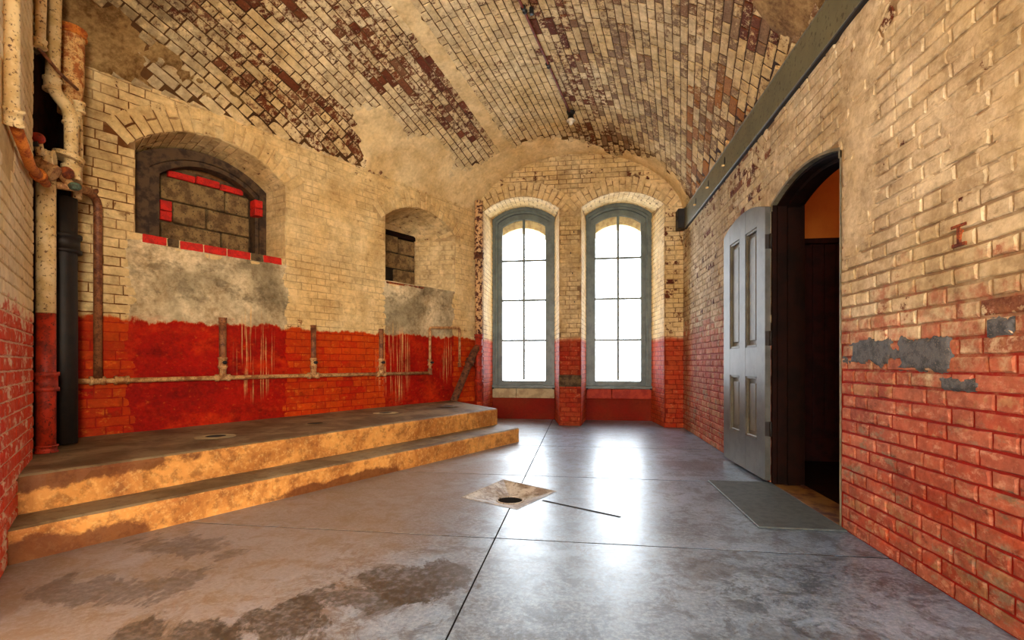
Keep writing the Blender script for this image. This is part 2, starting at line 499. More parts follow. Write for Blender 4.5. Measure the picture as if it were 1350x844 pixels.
def floor_mat():
    s = SH('polished_concrete')
    a = s.noise(0.9, 6, 0.6, dist=0.5)
    b = s.noise(5, 8, 0.7)
    d = s.noise(30, 6, 0.65)
    col = s.mix(s.step(a, 0.38, 0.62), c(124, 148, 176), c(78, 98, 122))
    col = s.mix(s.m('MULTIPLY', s.step(b, 0.48, 0.72), 0.6), col, c(48, 52, 62))
    # tan, dusty concrete towards the platform
    tan = s.step(s.m('ADD', s.m('MULTIPLY', s.x, -1.0), s.m('MULTIPLY', a, 1.2)), 0.9, 2.0)
    sm_ = s.step(s.noise(3.0, 10, 0.75, s.scaled((0.7, 1.3, 1))), 0.50, 0.62)
    col = s.mix(s.m('MULTIPLY', sm_, 0.5), col, c(66, 60, 56))
    gr = s.step(s.noise(48, 8, 0.75), 0.42, 0.62)
    col = s.mix(s.m('MULTIPLY', gr, 0.42), col, c(176, 194, 214))
    gd = s.step(s.noise(7, 12, 0.8, dist=0.6), 0.48, 0.58)
    col = s.mix(s.m('MULTIPLY', gd, 0.6), col, c(40, 44, 52))
    ge = s.step(s.noise(80, 4, 0.6), 0.60, 0.70)
    col = s.mix(s.m('MULTIPLY', ge, 0.6), col, c(36, 32, 30))
    sp = s.step(s.noise(14, 4, 0.5), 0.68, 0.74)
    col = s.mix(s.m('MULTIPLY', sp, 0.6), col, c(52, 44, 38))
    col = s.mix(s.m('MULTIPLY', tan, 0.62), col, c(150, 116, 74))
    # brown water stains in the foreground
    st = s.noise(2.6, 10, 0.70, s.scaled((1.0, 0.6, 1.0)), 0.5)
    for (x, y, rx, ry, k) in STAINS:
        mk = s.step(s.m('ADD', s.blob(x, y, 0, rx, ry, 5), s.m('MULTIPLY', s.m('SUBTRACT', st, 0.5), 4.2)), 0.22, 0.42)
        col = s.mix(s.m('MULTIPLY', s.m('MULTIPLY', mk, k), s.m('ADD', 0.55, s.m('MULTIPLY', s.step(d, 0.35, 0.6), 0.45))), col, c(50, 36, 20))
    rough = s.m('ADD', 0.25, s.m('ADD', s.m('MULTIPLY', b, 0.16), s.m('MULTIPLY', tan, 0.22)))
    h = s.m('ADD', s.m('MULTIPLY', b, 1.0), s.m('MULTIPLY', d, 0.25))
    return s.done(col, rough, h, 0.12, 0.01, spec=1.0)


M_FLOOR = floor_mat()
M_JOINT = simple('floor_joint', c(40, 36, 34), c(26, 24, 22), 10, 0.9)
M_MAT = simple('grey_rubber_mat', c(80, 88, 90), c(64, 72, 74), 20, 0.55, 0.25, spec=0.4)
M_DRAIN = simple('drain_basin', c(192, 184, 170), c(128, 108, 84), 7, 0.5, 0.25, cc=c(80, 58, 38))


def step_mat():
    s = SH('step_concrete')
    a = s.noise(2.4, 7, 0.65, dist=0.6)
    b = s.noise(12, 7, 0.7)
    top = s.step(s.m('MULTIPLY', s.m('SUBTRACT', s.z, 0.0), 1.0), 0, 1)
    n = s.nt.nodes.new('ShaderNodeSeparateXYZ')
    s.put(n.inputs[0], s.geo.outputs['Normal'])
    up = s.step(n.outputs[2], 0.5, 0.9)
    riser = s.mix(s.step(a, 0.40, 0.60), c(216, 152, 76), c(166, 104, 44))
    riser = s.mix(s.m('MULTIPLY', s.step(b, 0.48, 0.62), 0.55), riser, c(112, 66, 28))
    fine = s.noise(34, 9, 0.75)
    riser = s.mix(s.m('MULTIPLY', s.step(fine, 0.50, 0.62), 0.35), riser, c(242, 196, 120))
    stn = s.noise(3.2, 9, 0.7)
    for (bx, by, bz, rx, ry, rz) in ((-2.85, 2.35, 0.37, 0.75, 1.2, 0.085), (-2.75, 2.1, 0.02, 0.5, 0.8, 0.10), (-1.9, 3.7, 0.02, 0.5, 0.9, 0.06)):
        mk = s.step(s.m('ADD', s.blob(bx, by, bz, rx, ry, rz), s.m('MULTIPLY', s.m('SUBTRACT', stn, 0.5), 2.4)), 0.1, 0.4)
        riser = s.mix(s.m('MULTIPLY', mk, 0.85), riser, c(92, 44, 16))
    tread = s.mix(s.step(a, 0.38, 0.62), c(140, 122, 92), c(98, 78, 52))
    tread = s.mix(s.m('MULTIPLY', s.step(b, 0.5, 0.72), 0.6), tread, c(78, 54, 32))
    col = s.mix(up, riser, tread)
    return s.done(col, s.m('ADD', 0.45, s.m('MULTIPLY', b, 0.3)), s.m('ADD', a, b), 0.35, 0.01, spec=0.35)


M_STEP = step_mat()

# ------------------------------------------------------------------ brick laying
HALF_W, F_PX = 675.0, 637.0
CF = Vector((-math.sin(YAW), math.cos(YAW), 0)); CRT = Vector((math.cos(YAW), math.sin(YAW), 0))
CO = Vector((0, 0, 1.0))


def view_size(p, n, ar):
    """how large a face shows from the middle of the room's near end; 0 when out of sight"""
    d = p - CO
    z = d.dot(CF)
    if z < 0.3: return 0
    x = HALF_W + F_PX * d.dot(CRT) / z
    y = 478 - F_PX * d.z / z
    if x < -5 or x > 1355 or y < -5 or y > 849: return 0
    L = d.length
    return max(0.0, -d.dot(n) / L) * ar / (L * L)


def unit_brick(name, bx, by, taper=1.0, seed=0):
    """unit brick: x,y in +-0.5, front face at z=1, sides run back to z=-1.5; taper narrows the lower end"""
    rnd = random.Random(seed)
    j = lambda a: rnd.uniform(-a, a)
    k = 0.5
    ol = [(-k, -k), (-0.18, -k), (0.2, -k), (k, -k), (k, 0.02), (k, k), (0.16, k), (-0.2, k), (-k, k), (-k, -0.03)]
    n = len(ol)
    V = []
    jit = [(j(0.012), j(0.035)) for _ in ol]
    for z, ins in ((-1.5, 0.0), (0.45, 0.0), (1.0, 1.0)):
        for (px, py), (jx, jy) in zip(ol, jit):
            cor = 1.5 if abs(px) == k and abs(py) == k else 1.0
            sx = (px > 0) - (px < 0); sy = (py > 0) - (py < 0)
            x = px + jx - (bx * ins * sx * cor * rnd.uniform(0.6, 1.5) if abs(px) == k else 0)
            y = py + jy - (by * ins * sy * cor * rnd.uniform(0.6, 1.5) if abs(py) == k else 0)
            w = taper + (1 - taper) * (py + 0.5)
            V.append((x * w, y, z + (j(0.14) if z > 0.9 else 0)))
    Fc = []
    c0 = len(V)
    V.append((j(0.1), j(0.1), 1.0 + 0.1 * rnd.random()))
    for i in range(n):
        Fc.append((2 * n + i, 2 * n + (i + 1) % n, c0))
    for a in (0, n):
        for i in range(n):
            Fc.append((a + i, a + (i + 1) % n, a + n + (i + 1) % n, a + n + i))
    return V, Fc


UNIT = {}
for i in range(6):
    UNIT['s%d' % i] = unit_brick('stretcher', 0.022, 0.085, 1, 10 + i)
    UNIT['h%d' % i] = unit_brick('header', 0.05, 0.085, 1, 20 + i)
    UNIT['v%d' % i] = unit_brick('voussoir', 0.085, 0.03, 0.8, 30 + i)
UNIT_ME = {}


class Brickwork:
    def __init__(s, wall, mat, limit=300):
        s.wall, s.mat, s.limit, s.items = wall, mat, limit, []

    def add(s, p, v, n, l, h, proud, col, kind=None, hide=False):
        v = Vector(v).normalized(); n = Vector(n).normalized(); u = v.cross(n).normalized()
        v = n.cross(u)
        if kind is None: kind = ('s' if l > 0.17 else 'h') + str(random.randrange(6))
        elif kind == 'v': kind = 'v' + str(random.randrange(6))
        ry = random.uniform(-1, 1) * 0.006
        M = Matrix(((u.x * l, v.x * h, n.x * proud, p[0]), (u.y * l, v.y * h, n.y * proud, p[1]), (u.z * l, v.z * h, n.z * proud, p[2]), (0, 0, 0, 1)))
        s.items.append((0 if hide else view_size(Vector(p), n, l * h), M, kind, col))

    def build(s):
        s.items.sort(key=lambda t: -t[0])
        big = [t for t in s.items[:s.limit] if t[0] > 0]
        rest = s.items[len(big):]
        for size, M, kind, col in big:
            key = (kind, s.mat.name)
            if key not in UNIT_ME:
                me = bpy.data.meshes.new('brick')
                me.from_pydata(UNIT[kind][0], [], UNIT[kind][1]); me.update()
                me.materials.append(s.mat)
                UNIT_ME[key] = me
            o = bpy.data.objects.new('brick', UNIT_ME[key])
            COL.objects.link(o)
            o.parent = s.wall
            o.matrix_local = M
            o.color = (col[0], col[1], col[2], 1)
        if rest:
            vs, fs, cs = [], [], []
            off = 0
            for size, M, kind, col in rest:
                uv, uf = UNIT[kind]
                A = np.array(M)
                P = np.array(uv) @ A[:3, :3].T + A[:3, 3]
                vs.append(P)
                fs += [tuple(i + off for i in f) for f in uf]
                cs += [(col[0], col[1], col[2], 1.0)] * len(uv)
                off += len(uv)
            vs = np.concatenate(vs)
            me = bpy.data.meshes.new('brickwork')
            me.from_pydata(vs.tolist(), [], fs); me.update()
            a = me.attributes.new('bc', 'FLOAT_COLOR', 'POINT')
            a.data.foreach_set('color', np.array(cs, dtype=np.float32).ravel())
            me.materials.append(s.mat)
            o = link('brickwork', me, s.wall)
            o.color = (0, 0, 0, 1)
            o['kind'] = 'stuff'


def lay(bw, pt, nrm, u0, u1, v0, v1, ok, colour, course=0.0735, st=0.243, hd=0.121, joint=0.010, proud=0.007, shift=0.0, vdir=None, hide=None):
    """courses of alternating stretchers and headers on a flat or ruled patch; pt(u,v) gives the place"""
    nrow = int((v1 - v0) / course)
    for i in range(nrow + 1):
        v = v0 + (i + 0.5) * course
        if v > v1 - course * 0.3: break
        u = u0 - random.uniform(0, 0.03) - (0.0 if i % 2 == 0 else (st + hd) * 0.5) + shift
        k = 0
        while u < u1:
            L = (st if k % 2 == 0 else hd) * random.uniform(0.96, 1.04)
            a, b = max(u, u0) + joint / 2, min(u + L, u1) - joint / 2
            u += L; k += 1
            if b - a < 0.025: continue
            m = 8
            run, best = None, None
            for q in range(m + 1):
                uu = a + (b - a) * q / m
                if ok is None or ok(uu, v):
                    run = (run[0], uu) if run else (uu, uu)
                    if best is None or run[1] - run[0] > best[1] - best[0]: best = run
                else: run = None
            if best is None or best[1] - best[0] < 0.03: continue
            a, b = best
            um = (a + b) / 2
            p = Vector(pt(um, v))
            n = nrm(um, v) if callable(nrm) else nrm
            vd = (Vector(pt(um, v + 0.01)) - Vector(pt(um, v - 0.01))) if vdir is None else vdir
            bw.add(p, vd, n, b - a, course - joint, proud * random.uniform(0.75, 1.25), colour(um, v), hide=(hide(um, v) if hide else False))


def arch_geo(u0, u1, zs, zc):
    hw = (u1 - u0) / 2; r = (hw * hw + (zc - zs) ** 2) / (2 * (zc - zs))
    return (u0 + u1) / 2, zc - r, r, math.asin(min(1, hw / r))


def arch2d(u0, u1, z0, zs, zc, n=20):
    uc, z_, r, a = arch_geo(u0, u1, zs, zc)
    P = [(u0, z0)]
    for k in range(n + 1):
        an = -a + 2 * a * k / n
        P.append((uc + r * math.sin(an), z_ + r * math.cos(an)))
    P.append((u1, z0))
    return P


def in_arch(u, z, u0, u1, z0, zs, zc):
    if u < u0 or u > u1 or z < z0: return False
    uc, z_, r, a = arch_geo(u0, u1, zs, zc)
    return z <= zs or (u - uc) ** 2 + (z - z_) ** 2 <= r * r


def in_ring(u, z, u0, u1, zs, zc, t, ext=0.1):
    uc, z_, r, a = arch_geo(u0, u1, zs, zc)
    d = math.hypot(u - uc, z - z_)
    an = abs(math.atan2(u - uc, z - z_))
    return r - 0.005 <= d <= r + t - 0.06 and an <= a + ext


def ring(bw, pt, n, u0, u1, zs, zc, t, colour, proud=0.007, w=0.085, ok=None, ext=0.08, a0=None, a1=None):
    """a row of wedge-shaped bricks round an arch"""
    uc, z_, r, a = arch_geo(u0, u1, zs, zc)
    lo, hi = (-a - ext if a0 is None else a0), (a + ext if a1 is None else a1)
    cnt = max(3, round((hi - lo) * r / w))
    for k in range(cnt):
        an = lo + (hi - lo) * (k + 0.5) / cnt
        parts = [(0.0, t)] if k % 2 == 0 else [(0.0, t * 0.48), (t * 0.52, t)]
        for (r0, r1) in parts:
            rm = r + (r0 + r1) / 2
            um, zm = uc + rm * math.sin(an), z_ + rm * math.cos(an)
            if ok and not ok(um, zm): continue
            p0 = Vector(pt(um, zm))
            rd = Vector(pt(um + 0.01 * math.sin(an), zm + 0.01 * math.cos(an))) - p0
            wd = (hi - lo) * (r + r1) / cnt - 0.010
            bw.add(p0, rd, n, wd, r1 - r0 - 0.006, proud * random.uniform(0.8, 1.3), colour(um, zm), kind='v')


def face_holes(bm, pt, outer, holes):
    es = []
    for loop in [outer] + holes:
        vs = [bm.verts.new(pt(*q)) for q in loop]
        for i in range(len(vs)):
            es.append(bm.edges.new((vs[i], vs[(i + 1) % len(vs)])))
    bmesh.ops.triangle_fill(bm, edges=es, use_beauty=True)


def loft(bm, A, B, close=False):
    va = [bm.verts.new(p) for p in A]; vb = [bm.verts.new(p) for p in B]
    n = len(va)
    for i in range(n if close else n - 1):
        j = (i + 1) % n
        bm.faces.new((va[i], va[j], vb[j], vb[i]))


# ------------------------------------------------------------------ room geometry
XR = 1.565                     # right wall face
YB = 7.68                      # end wall face
P1 = Vector((-1.669, 7.68, 0))  # corner of left and end wall
LD = Vector((0.484, 0.875, 0)); LN = Vector((0.875, -0.484, 0))


def LW(s, z, out=0.0):
    return P1 - LD * s + LN * out + Vector((0, 0, z))


def zsurf(x, y):
    yy = max(y, 1.5)
    xl = -1.669 - (7.68 - yy) * 0.5533
    t = (x - (xl + XR) / 2) / ((XR - xl) / 2)
    t = max(-1, min(1, t))
    zs = 3.44 + (3.33 - 3.44) * (t + 1) / 2
    k = min(1, (7.68 - yy) / 4.3)
    zc = 4.30 + 0.03 * (7.68 - yy) + 0.10 * smooth(0, 0.45, 7.68 - y)
    return zs + (zc - zs) * (1 - t * t) ** (0.6 + 0.32 * k)


# --- floor: bedding plus single cast slabs
fl_root = box('floor', (-6.2, -3.2, -0.40), (1.66, 9.0, -0.272), M_JOINT)
tag(fl_root, 'worn grey polished concrete floor cast in large slabs', 'floor', kind='structure')
DR = [(-0.857, 3.493), (-0.645, 4.059), (-0.198, 3.756), (-0.431, 3.272)]   # floor drain corners L T R B


def slab(poly):
    bm = bmesh.new()
    vs = [bm.verts.new((x, y, 0.0)) for x, y in poly]
    f = bm.faces.new(vs)
    r = bmesh.ops.extrude_face_region(bm, geom=[f])
    for v in r['geom']:
        if isinstance(v, bmesh.types.BMVert): v.co.z -= 0.27
    bmesh.ops.recalc_face_normals(bm, faces=bm.faces)
    top = [e for e in bm.edges if all(abs(v.co.z) < 1e-6 for v in e.verts)]
    bmesh.ops.bevel(bm, geom=top, offset=0.0015, segments=1, affect='EDGES')
    for f in bm.faces:
        if any(v.co.z < -0.1 for v in f.verts): f.material_index = 1
    o = bm_obj('slab', bm, M_FLOOR, fl_root)
    o.data.materials.append(M_JOINT)
    return o


G = 0.0055    # half gap across the room
GX = 0.0035   # half gap along the room
rows = [(-3.1, 1.17), (1.17, 2.71), (2.71, 4.25), (4.25, 5.80), (5.80, 8.66)]
for (ya, yb) in rows:
    a, b = ya + G, yb - G
    if ya == 2.71:
        slab([(-6.1, a), (-0.48 - GX, a), (-0.48 - GX, 3.301), DR[0], DR[1], (-0.48 - GX, 3.950), (-0.48 - GX, b), (-6.1, b)])
        slab([(-0.48 + GX, a), (XR + 0.05, a), (XR + 0.05, b), (-0.48 + GX, b), (-0.48 + GX, 3.942), DR[2], DR[3], (-0.48 + GX, 3.295)])
    else:
        slab([(-6.1, a), (-0.48 - GX, a), (-0.48 - GX, b), (-6.1, b)])
        slab([(-0.48 + GX, a), (XR + 0.05, a), (XR + 0.05, b), (-0.48 + GX, b)])
# a cut joint running from the drain across the slab
ja, jb = Vector((-0.272, 3.496, 0)), Vector((0.257, 3.19, 0))
jd = (jb - ja).normalized(); jn = Vector((-jd.y, jd.x, 0))
bm = bmesh.new()
A_, B_ = [], []
for k in range(13):
    p = ja.lerp(jb, k / 12); w = 0.013 * (1 + 0.3 * nz(k, 3))
    A_.append(p + jn * w + Vector((0, 0, 0.0015))); B_.append(p - jn * w + Vector((0, 0, 0.0015)))
loft(bm, A_, B_)
bm_obj('joint_filler', bm, M_JOINT, fl_root)

# --- left wall with its two arched recesses
N1 = dict(u0=3.175, u1=4.52, z0=2.105, zs=2.94, zc=3.205)
N2 = dict(u0=0.495, u1=1.82, z0=2.07, zs=2.95, zc=3.19)
N1b = dict(u0=3.25, u1=4.47, z0=2.105, zs=2.90, zc=3.13)
N2b = dict(u0=0.80, u1=1.66, z0=2.07, zs=2.86, zc=3.06)
D1, D2 = 0.50, 0.60
bm = bmesh.new()
h1, h2 = arch2d(**N1), arch2d(**N2)
face_holes(bm, lambda s, z: LW(s, z), [(-0.02, -0.05), (4.94, -0.05), (4.94, 3.62), (-0.02, 3.80)], [h1, h2])
for hf, hb, dd in ((h1, arch2d(**N1b), D1), (h2, arch2d(**N2b), D2)):
    loft(bm, [LW(s, z) for s, z in hf], [LW(s, z, -dd) for s, z in hb], close=True)
    face_holes(bm, lambda s, z: LW(s, z, -dd), hb, [])
wall_left = bm_obj('wall_left', bm, M_LEFT_J)
tag(wall_left, 'cream brick side wall with red painted dado and two arched recesses', 'wall', kind='structure')

PLZ = [  # plastered zones of the left wall (s, z boxes)
    (3.17, 4.56, 0.35, 2.055), (0.55, 1.83, 0.35, 2.06)]


def plaster_l(s, z):
    m = 0
    for (a, b, z0, z1) in PLZ:
        e = min(s - a, b - s, z - z0 + 0.3, z1 - z)
        m = max(m, smooth(-0.06, 0.05, e + 0.07 * nz(s * 5, z * 5, 3) + 0.03 * nz(s * 19, z * 19, 8)))
    return m


bwl = Brickwork(wall_left, M_LEFT)


def ok_left(s, z):
    if z < 0.36 or z > 3.53: return False
    for q in (N1, N2):
        if in_arch(s, z, **q) or in_ring(s, z, q['u0'], q['u1'], q['zs'], q['zc'], 0.235): return False
    return plaster_l(s, z) < 0.9


def col_left(s, z):
    f = 0.06 + 0.10 * random.random() + 0.16 * max(0, nz(s * 1.5, z * 1.5, 5)) + 0.35 * smooth(3.1, 3.5, z) * max(0, nz(s * 3, z * 3, 9) + 0.3)
    if z < 1.4: f += 0.15 * random.random()
    return (f, random.random() * 0.5, 0.12 * random.random() + 0.25 * smooth(4.3, 4.95, s))


lay(bwl, lambda s, z: LW(s, z), LN, 0.0, 4.92, 0.30, 3.60, ok_left, col_left, course=0.080, st=0.236, hd=0.118, proud=0.0045, joint=0.009, vdir=Vector((0, 0, 1)))
for q in (N1, N2):
    ring(bwl, lambda s, z: LW(s, z), LN, q['u0'], q['u1'], q['zs'], q['zc'], 0.235, lambda u, z: (0.08 + 0.16 * random.random(), random.random() * 0.9, 0.25 * random.random()), proud=0.010)
# recess sides and soffits
for q, qb, dd in ((N1, N1b, D1), (N2, N2b, D2)):
    def jam(u, z, q=q, qb=qb, dd=dd): return LW(q['u0'] + (qb['u0'] - q['u0']) * u / dd, z, -u)
    nj = Vector((0, 0, 1)).cross((Vector(jam(dd, 2)) - Vector(jam(0, 2)))).normalized()
    if nj.dot(LD) > 0: nj = -nj
    lay(bwl, jam, nj, 0.0, dd, q['z0'], qb['zs'] + 0.03, None, lambda u, z: (0.08 + 0.1 * random.random(), random.random() * 0.5, 0.15), proud=0.004, vdir=Vector((0, 0, 1)))
    uc, z_, r, a = arch_geo(q['u0'], q['u1'], q['zs'], q['zc'])
    uc2, z2_, r2, a2 = arch_geo(qb['u0'], qb['u1'], qb['zs'], qb['zc'])

    def sof(u, t, q=q, qb=qb, dd=dd, G1=(uc, z_, r, a), G2=(uc2, z2_, r2, a2)):
        k = u / dd
        an1 = -G1[3] + 2 * G1[3] * t; an2 = -G2[3] + 2 * G2[3] * t
        s1, zz1 = G1[0] + G1[2] * math.sin(an1), G1[1] + G1[2] * math.cos(an1)
        s2, zz2 = G2[0] + G2[2] * math.sin(an2), G2[1] + G2[2] * math.cos(an2)
        return LW(s1 + (s2 - s1) * k, zz1 + (zz2 - zz1) * k, -u)
    arc = 2 * a * r
    npc = round(arc / 0.078)

    def sofm(u, v, sof=sof, arc=arc): return sof(u, v / arc)

    def sofn(u, v, sofm=sofm):
        p = sofm(u, v); a1 = sofm(u + 0.02, v) - p; b1 = sofm(u, v + 0.02) - p
        n = a1.cross(b1).normalized()
        return n if n.z < 0 else -n
    lay(bwl, sofm, sofn, 0.0, dd, 0.0, arc, None, lambda u, z: (0.12 + 0.2 * random.random(), random.random() * 0.5, 0.35 * random.random()), course=arc / npc, proud=0.004)
bwl.build()


def sheet(name, parent, mat, pt, n, u0, u1, v0, v1, mask, du=0.03, lo=-0.003, hi=0.009):
    """a thin coat of plaster: its surface sinks into the masonry where the coat has come off"""
    nu, nv = max(2, int((u1 - u0) / du)), max(2, int((v1 - v0) / du))
    V, K = [], []
    for j in range(nv + 1):
        for i in range(nu + 1):
            u, v = u0 + (u1 - u0) * i / nu, v0 + (v1 - v0) * j / nv
            m = mask(u, v)
            nn = n(u, v) if callable(n) else n
            V.append(Vector(pt(u, v)) + nn * (lo + (hi - lo) * m + (0.0015 * nz(u * 8, v * 8, 2)) * m)); K.append(m)
    Fc = []
    for j in range(nv):
        for i in range(nu):
            q = (j * (nu + 1) + i, j * (nu + 1) + i + 1, (j + 1) * (nu + 1) + i + 1, (j + 1) * (nu + 1) + i)
            if max(K[k] for k in q) > 0.03: Fc.append(q)
    o = mesh_pd(name, V, Fc, mat, parent, True)
    return o


for (a, b, z0, z1) in PLZ:
    sheet('plaster_coat', wall_left, M_PLAST_L, lambda s, z: LW(s, z), LN, a - 0.12, b + 0.12, 0.36, z1 + 0.03, plaster_l if b < 3 else plaster_l)

# --- boarded and blocked window in the near recess
W3 = empty('window_3', LW(3.85, 2.105, -0.3))
tag(W3, 'blocked arched window with dark wooden frame, concrete blocks and bright red bricks', 'window', kind='structure')


def frame_arch(name, pt3, A, B, d0, d1, mat, parent, n=20):
    """solid arched frame between outer profile A and inner profile B (both arch2d kwargs), from depth d0 to d1"""
    pa, pb = arch2d(n=n, **A), arch2d(n=n, **B)
    bm = bmesh.new()
    loft(bm, [pt3(u, z, d0) for u, z in pa], [pt3(u, z, d0) for u, z in pb])
    loft(bm, [pt3(u, z, d1) for u, z in pa], [pt3(u, z, d1) for u, z in pb])
    loft(bm, [pt3(u, z, d0) for u, z in pa], [pt3(u, z, d1) for u, z in pa])
    loft(bm, [pt3(u, z, d0) for u, z in pb], [pt3(u, z, d1) for u, z in pb])
    bmesh.ops.remove_doubles(bm, verts=bm.verts, dist=1e-5)
    o = bm_obj(name, bm, mat)
    return sub(o, parent)


lw3 = lambda u, z, d: LW(u, z, -d)
frame_arch('frame', lw3, dict(u0=3.235, u1=4.485, z0=2.16, zs=2.90, zc=3.135), dict(u0=3.31, u1=4.33, z0=2.16, zs=2.85, zc=3.045), 0.30, 0.40, M_WOOD, W3)
frame_arch('inner_frame', lw3, dict(u0=3.30, u1=4.34, z0=2.16, zs=2.86, zc=3.055), dict(u0=3.345, u1=4.24, z0=2.16, zs=2.82, zc=3.00), 0.33, 0.46, M_WOOD, W3)


def lbox(name, s0, s1, z0, z1, d0, d1, mat, parent, bev=0.006, jit=0.003):
    return box(name, (s0, z0, d0), (s1, z1, d1), mat, parent, bev, frame=lambda s, z, d: LW(s, z, -d), jitter=jit)


lbox('mortar_backing', 3.34, 4.25, 2.15, 2.96, 0.47, 0.495, M_DIRT, W3, 0.0, 0)
for (s0, s1, z0, z1) in ((3.62, 4.20, 2.62, 2.84), (3.37, 3.605, 2.62, 2.83), (3.80, 4.09, 2.40, 2.605), (3.36, 3.785, 2.40, 2.605), (3.66, 4.20, 2.20, 2.385), (3.37, 3.645, 2.19, 2.385)):
    lbox('concrete_block', s0, s1, z0, z1, 0.42, 0.48, M_BLOCK, W3, 0.012, 0.004)
for (s0, s1, z0, z1) in ((4.105, 4.205, 2.505, 2.60), (4.105, 4.205, 2.405, 2.495), (3.90, 4.14, 2.85, 2.91), (3.67, 3.885, 2.855, 2.925), (3.43, 3.655, 2.85, 2.91)):
    lbox('red_brick', s0, s1, z0, z1, 0.42, 0.475, M_REDB, W3)
for (z0, z1) in ((2.70, 2.785), (2.61, 2.695)):
    lbox('red_brick', 3.30, 3.385, z0, z1, 0.24, 0.36, M_REDB, W3)
sx = 4.47
for w, mt in ((0.19, M_REDB), (0.10, M_DIRT), (0.20, M_REDB), (0.21, M_REDB), (0.23, M_REDB), (0.13, M_DIRT), (0.20, M_REDB)):
    lbox('sill_brick', max(3.19, sx - w + 0.008), sx, 2.062, 2.135, -0.012, 0.30, mt, W3)
    sx -= w

# --- blocked window in the far recess
W4 = empty('window_4', LW(1.2, 2.07, -0.5))
tag(W4, 'small arched recess filled with rough concrete blocks behind a thin red sill', 'window', kind='structure')
for (s0, s1, z0, z1) in ((0.83, 1.14, 2.64, 2.86), (1.15, 1.64, 2.64, 2.88), (0.93, 1.64, 2.41, 2.625), (0.83, 0.92, 2.42, 2.62), (0.83, 1.22, 2.14, 2.395), (1.44, 1.64, 2.14, 2.395)):
    lbox('concrete_block', s0, s1, z0, z1, 0.54, 0.60, M_BLOCK, W4, 0.014, 0.005)
lbox('mortar_backing', 0.80, 1.66, 2.09, 2.95, 0.585, 0.598, M_IRON, W4, 0, 0)
lbox('lintel', 0.82, 1.65, 2.875, 2.95, 0.53, 0.60, M_JAMB, W4)
lbox('red_brick', 0.86, 0.97, 2.09, 2.17, 0.45, 0.54, M_REDB, W4)
lbox('broken_brick', 0.99, 1.07, 2.09, 2.15, 0.46, 0.54, M_DIRT, W4)
lbox('sill_edge', 0.51, 1.81, 2.045, 2.078, -0.004, 0.10, M_RUST, W4, 0.006, 0.003)

# --- end wall with two tall window openings that run down to the floor
FL = dict(u0=-1.556, u1=-0.327, zs=3.44, zc=3.655)
FR = dict(u0=0.012, u1=1.281, zs=3.44, zc=3.655)
BL = dict(u0=-1.550, u1=-0.445, zs=3.55, zc=3.745)
BR = dict(u0=0.098, u1=1.200, zs=3.55, zc=3.745)
YR = 8.50
bm = bmesh.new()
outer = [(-1.72, -0.05)] + arch2d(z0=-0.05, **FL) + arch2d(z0=-0.05, **FR) + [(1.60, -0.05), (1.60, 4.7), (-1.72, 4.7)]
face_holes(bm, lambda x, z: (x, YB, z), outer, [])
for a, b in ((FL, BL), (FR, BR)):
    loft(bm, [(x, YB, z) for x, z in arch2d(z0=-0.05, **a)], [(x, YR, z) for x, z in arch2d(z0=-0.05, **b)])
wall_back = bm_obj('wall_back', bm, M_BACK_J)
tag(wall_back, 'cream and red brick end wall with two tall arched window recesses', 'wall', kind='structure')
bwb = Brickwork(wall_back, M_BACK)
PMID = (FL['u1'] + FR['u0']) / 2


def ok_back(x, z):
    if z > zsurf(x, YB) + 0.05: return False
    for q in (FL, FR):
        if in_arch(x, z, q['u0'], q['u1'], 0, q['zs'], q['zc']): return False
        if in_ring(x, z, q['u0'], q['u1'], q['zs'], q['zc'], 0.235, 0.12): return False
    return True


def col_back(x, z):
    f = 0.05 + 0.1 * random.random()
    d = 0.05
    if z > 3.85: f += 0.30 * max(0, nz(x * 2.5, z * 5, 1) + 0.35); d += 0.5 * max(0, nz(x * 2, z * 7, 4) + 0.1)
    if x > 1.25: f += 0.35 * random.random()
    if -0.4 < x < 0.05: d += 0.25
    return (f, random.random() * 0.5, d)


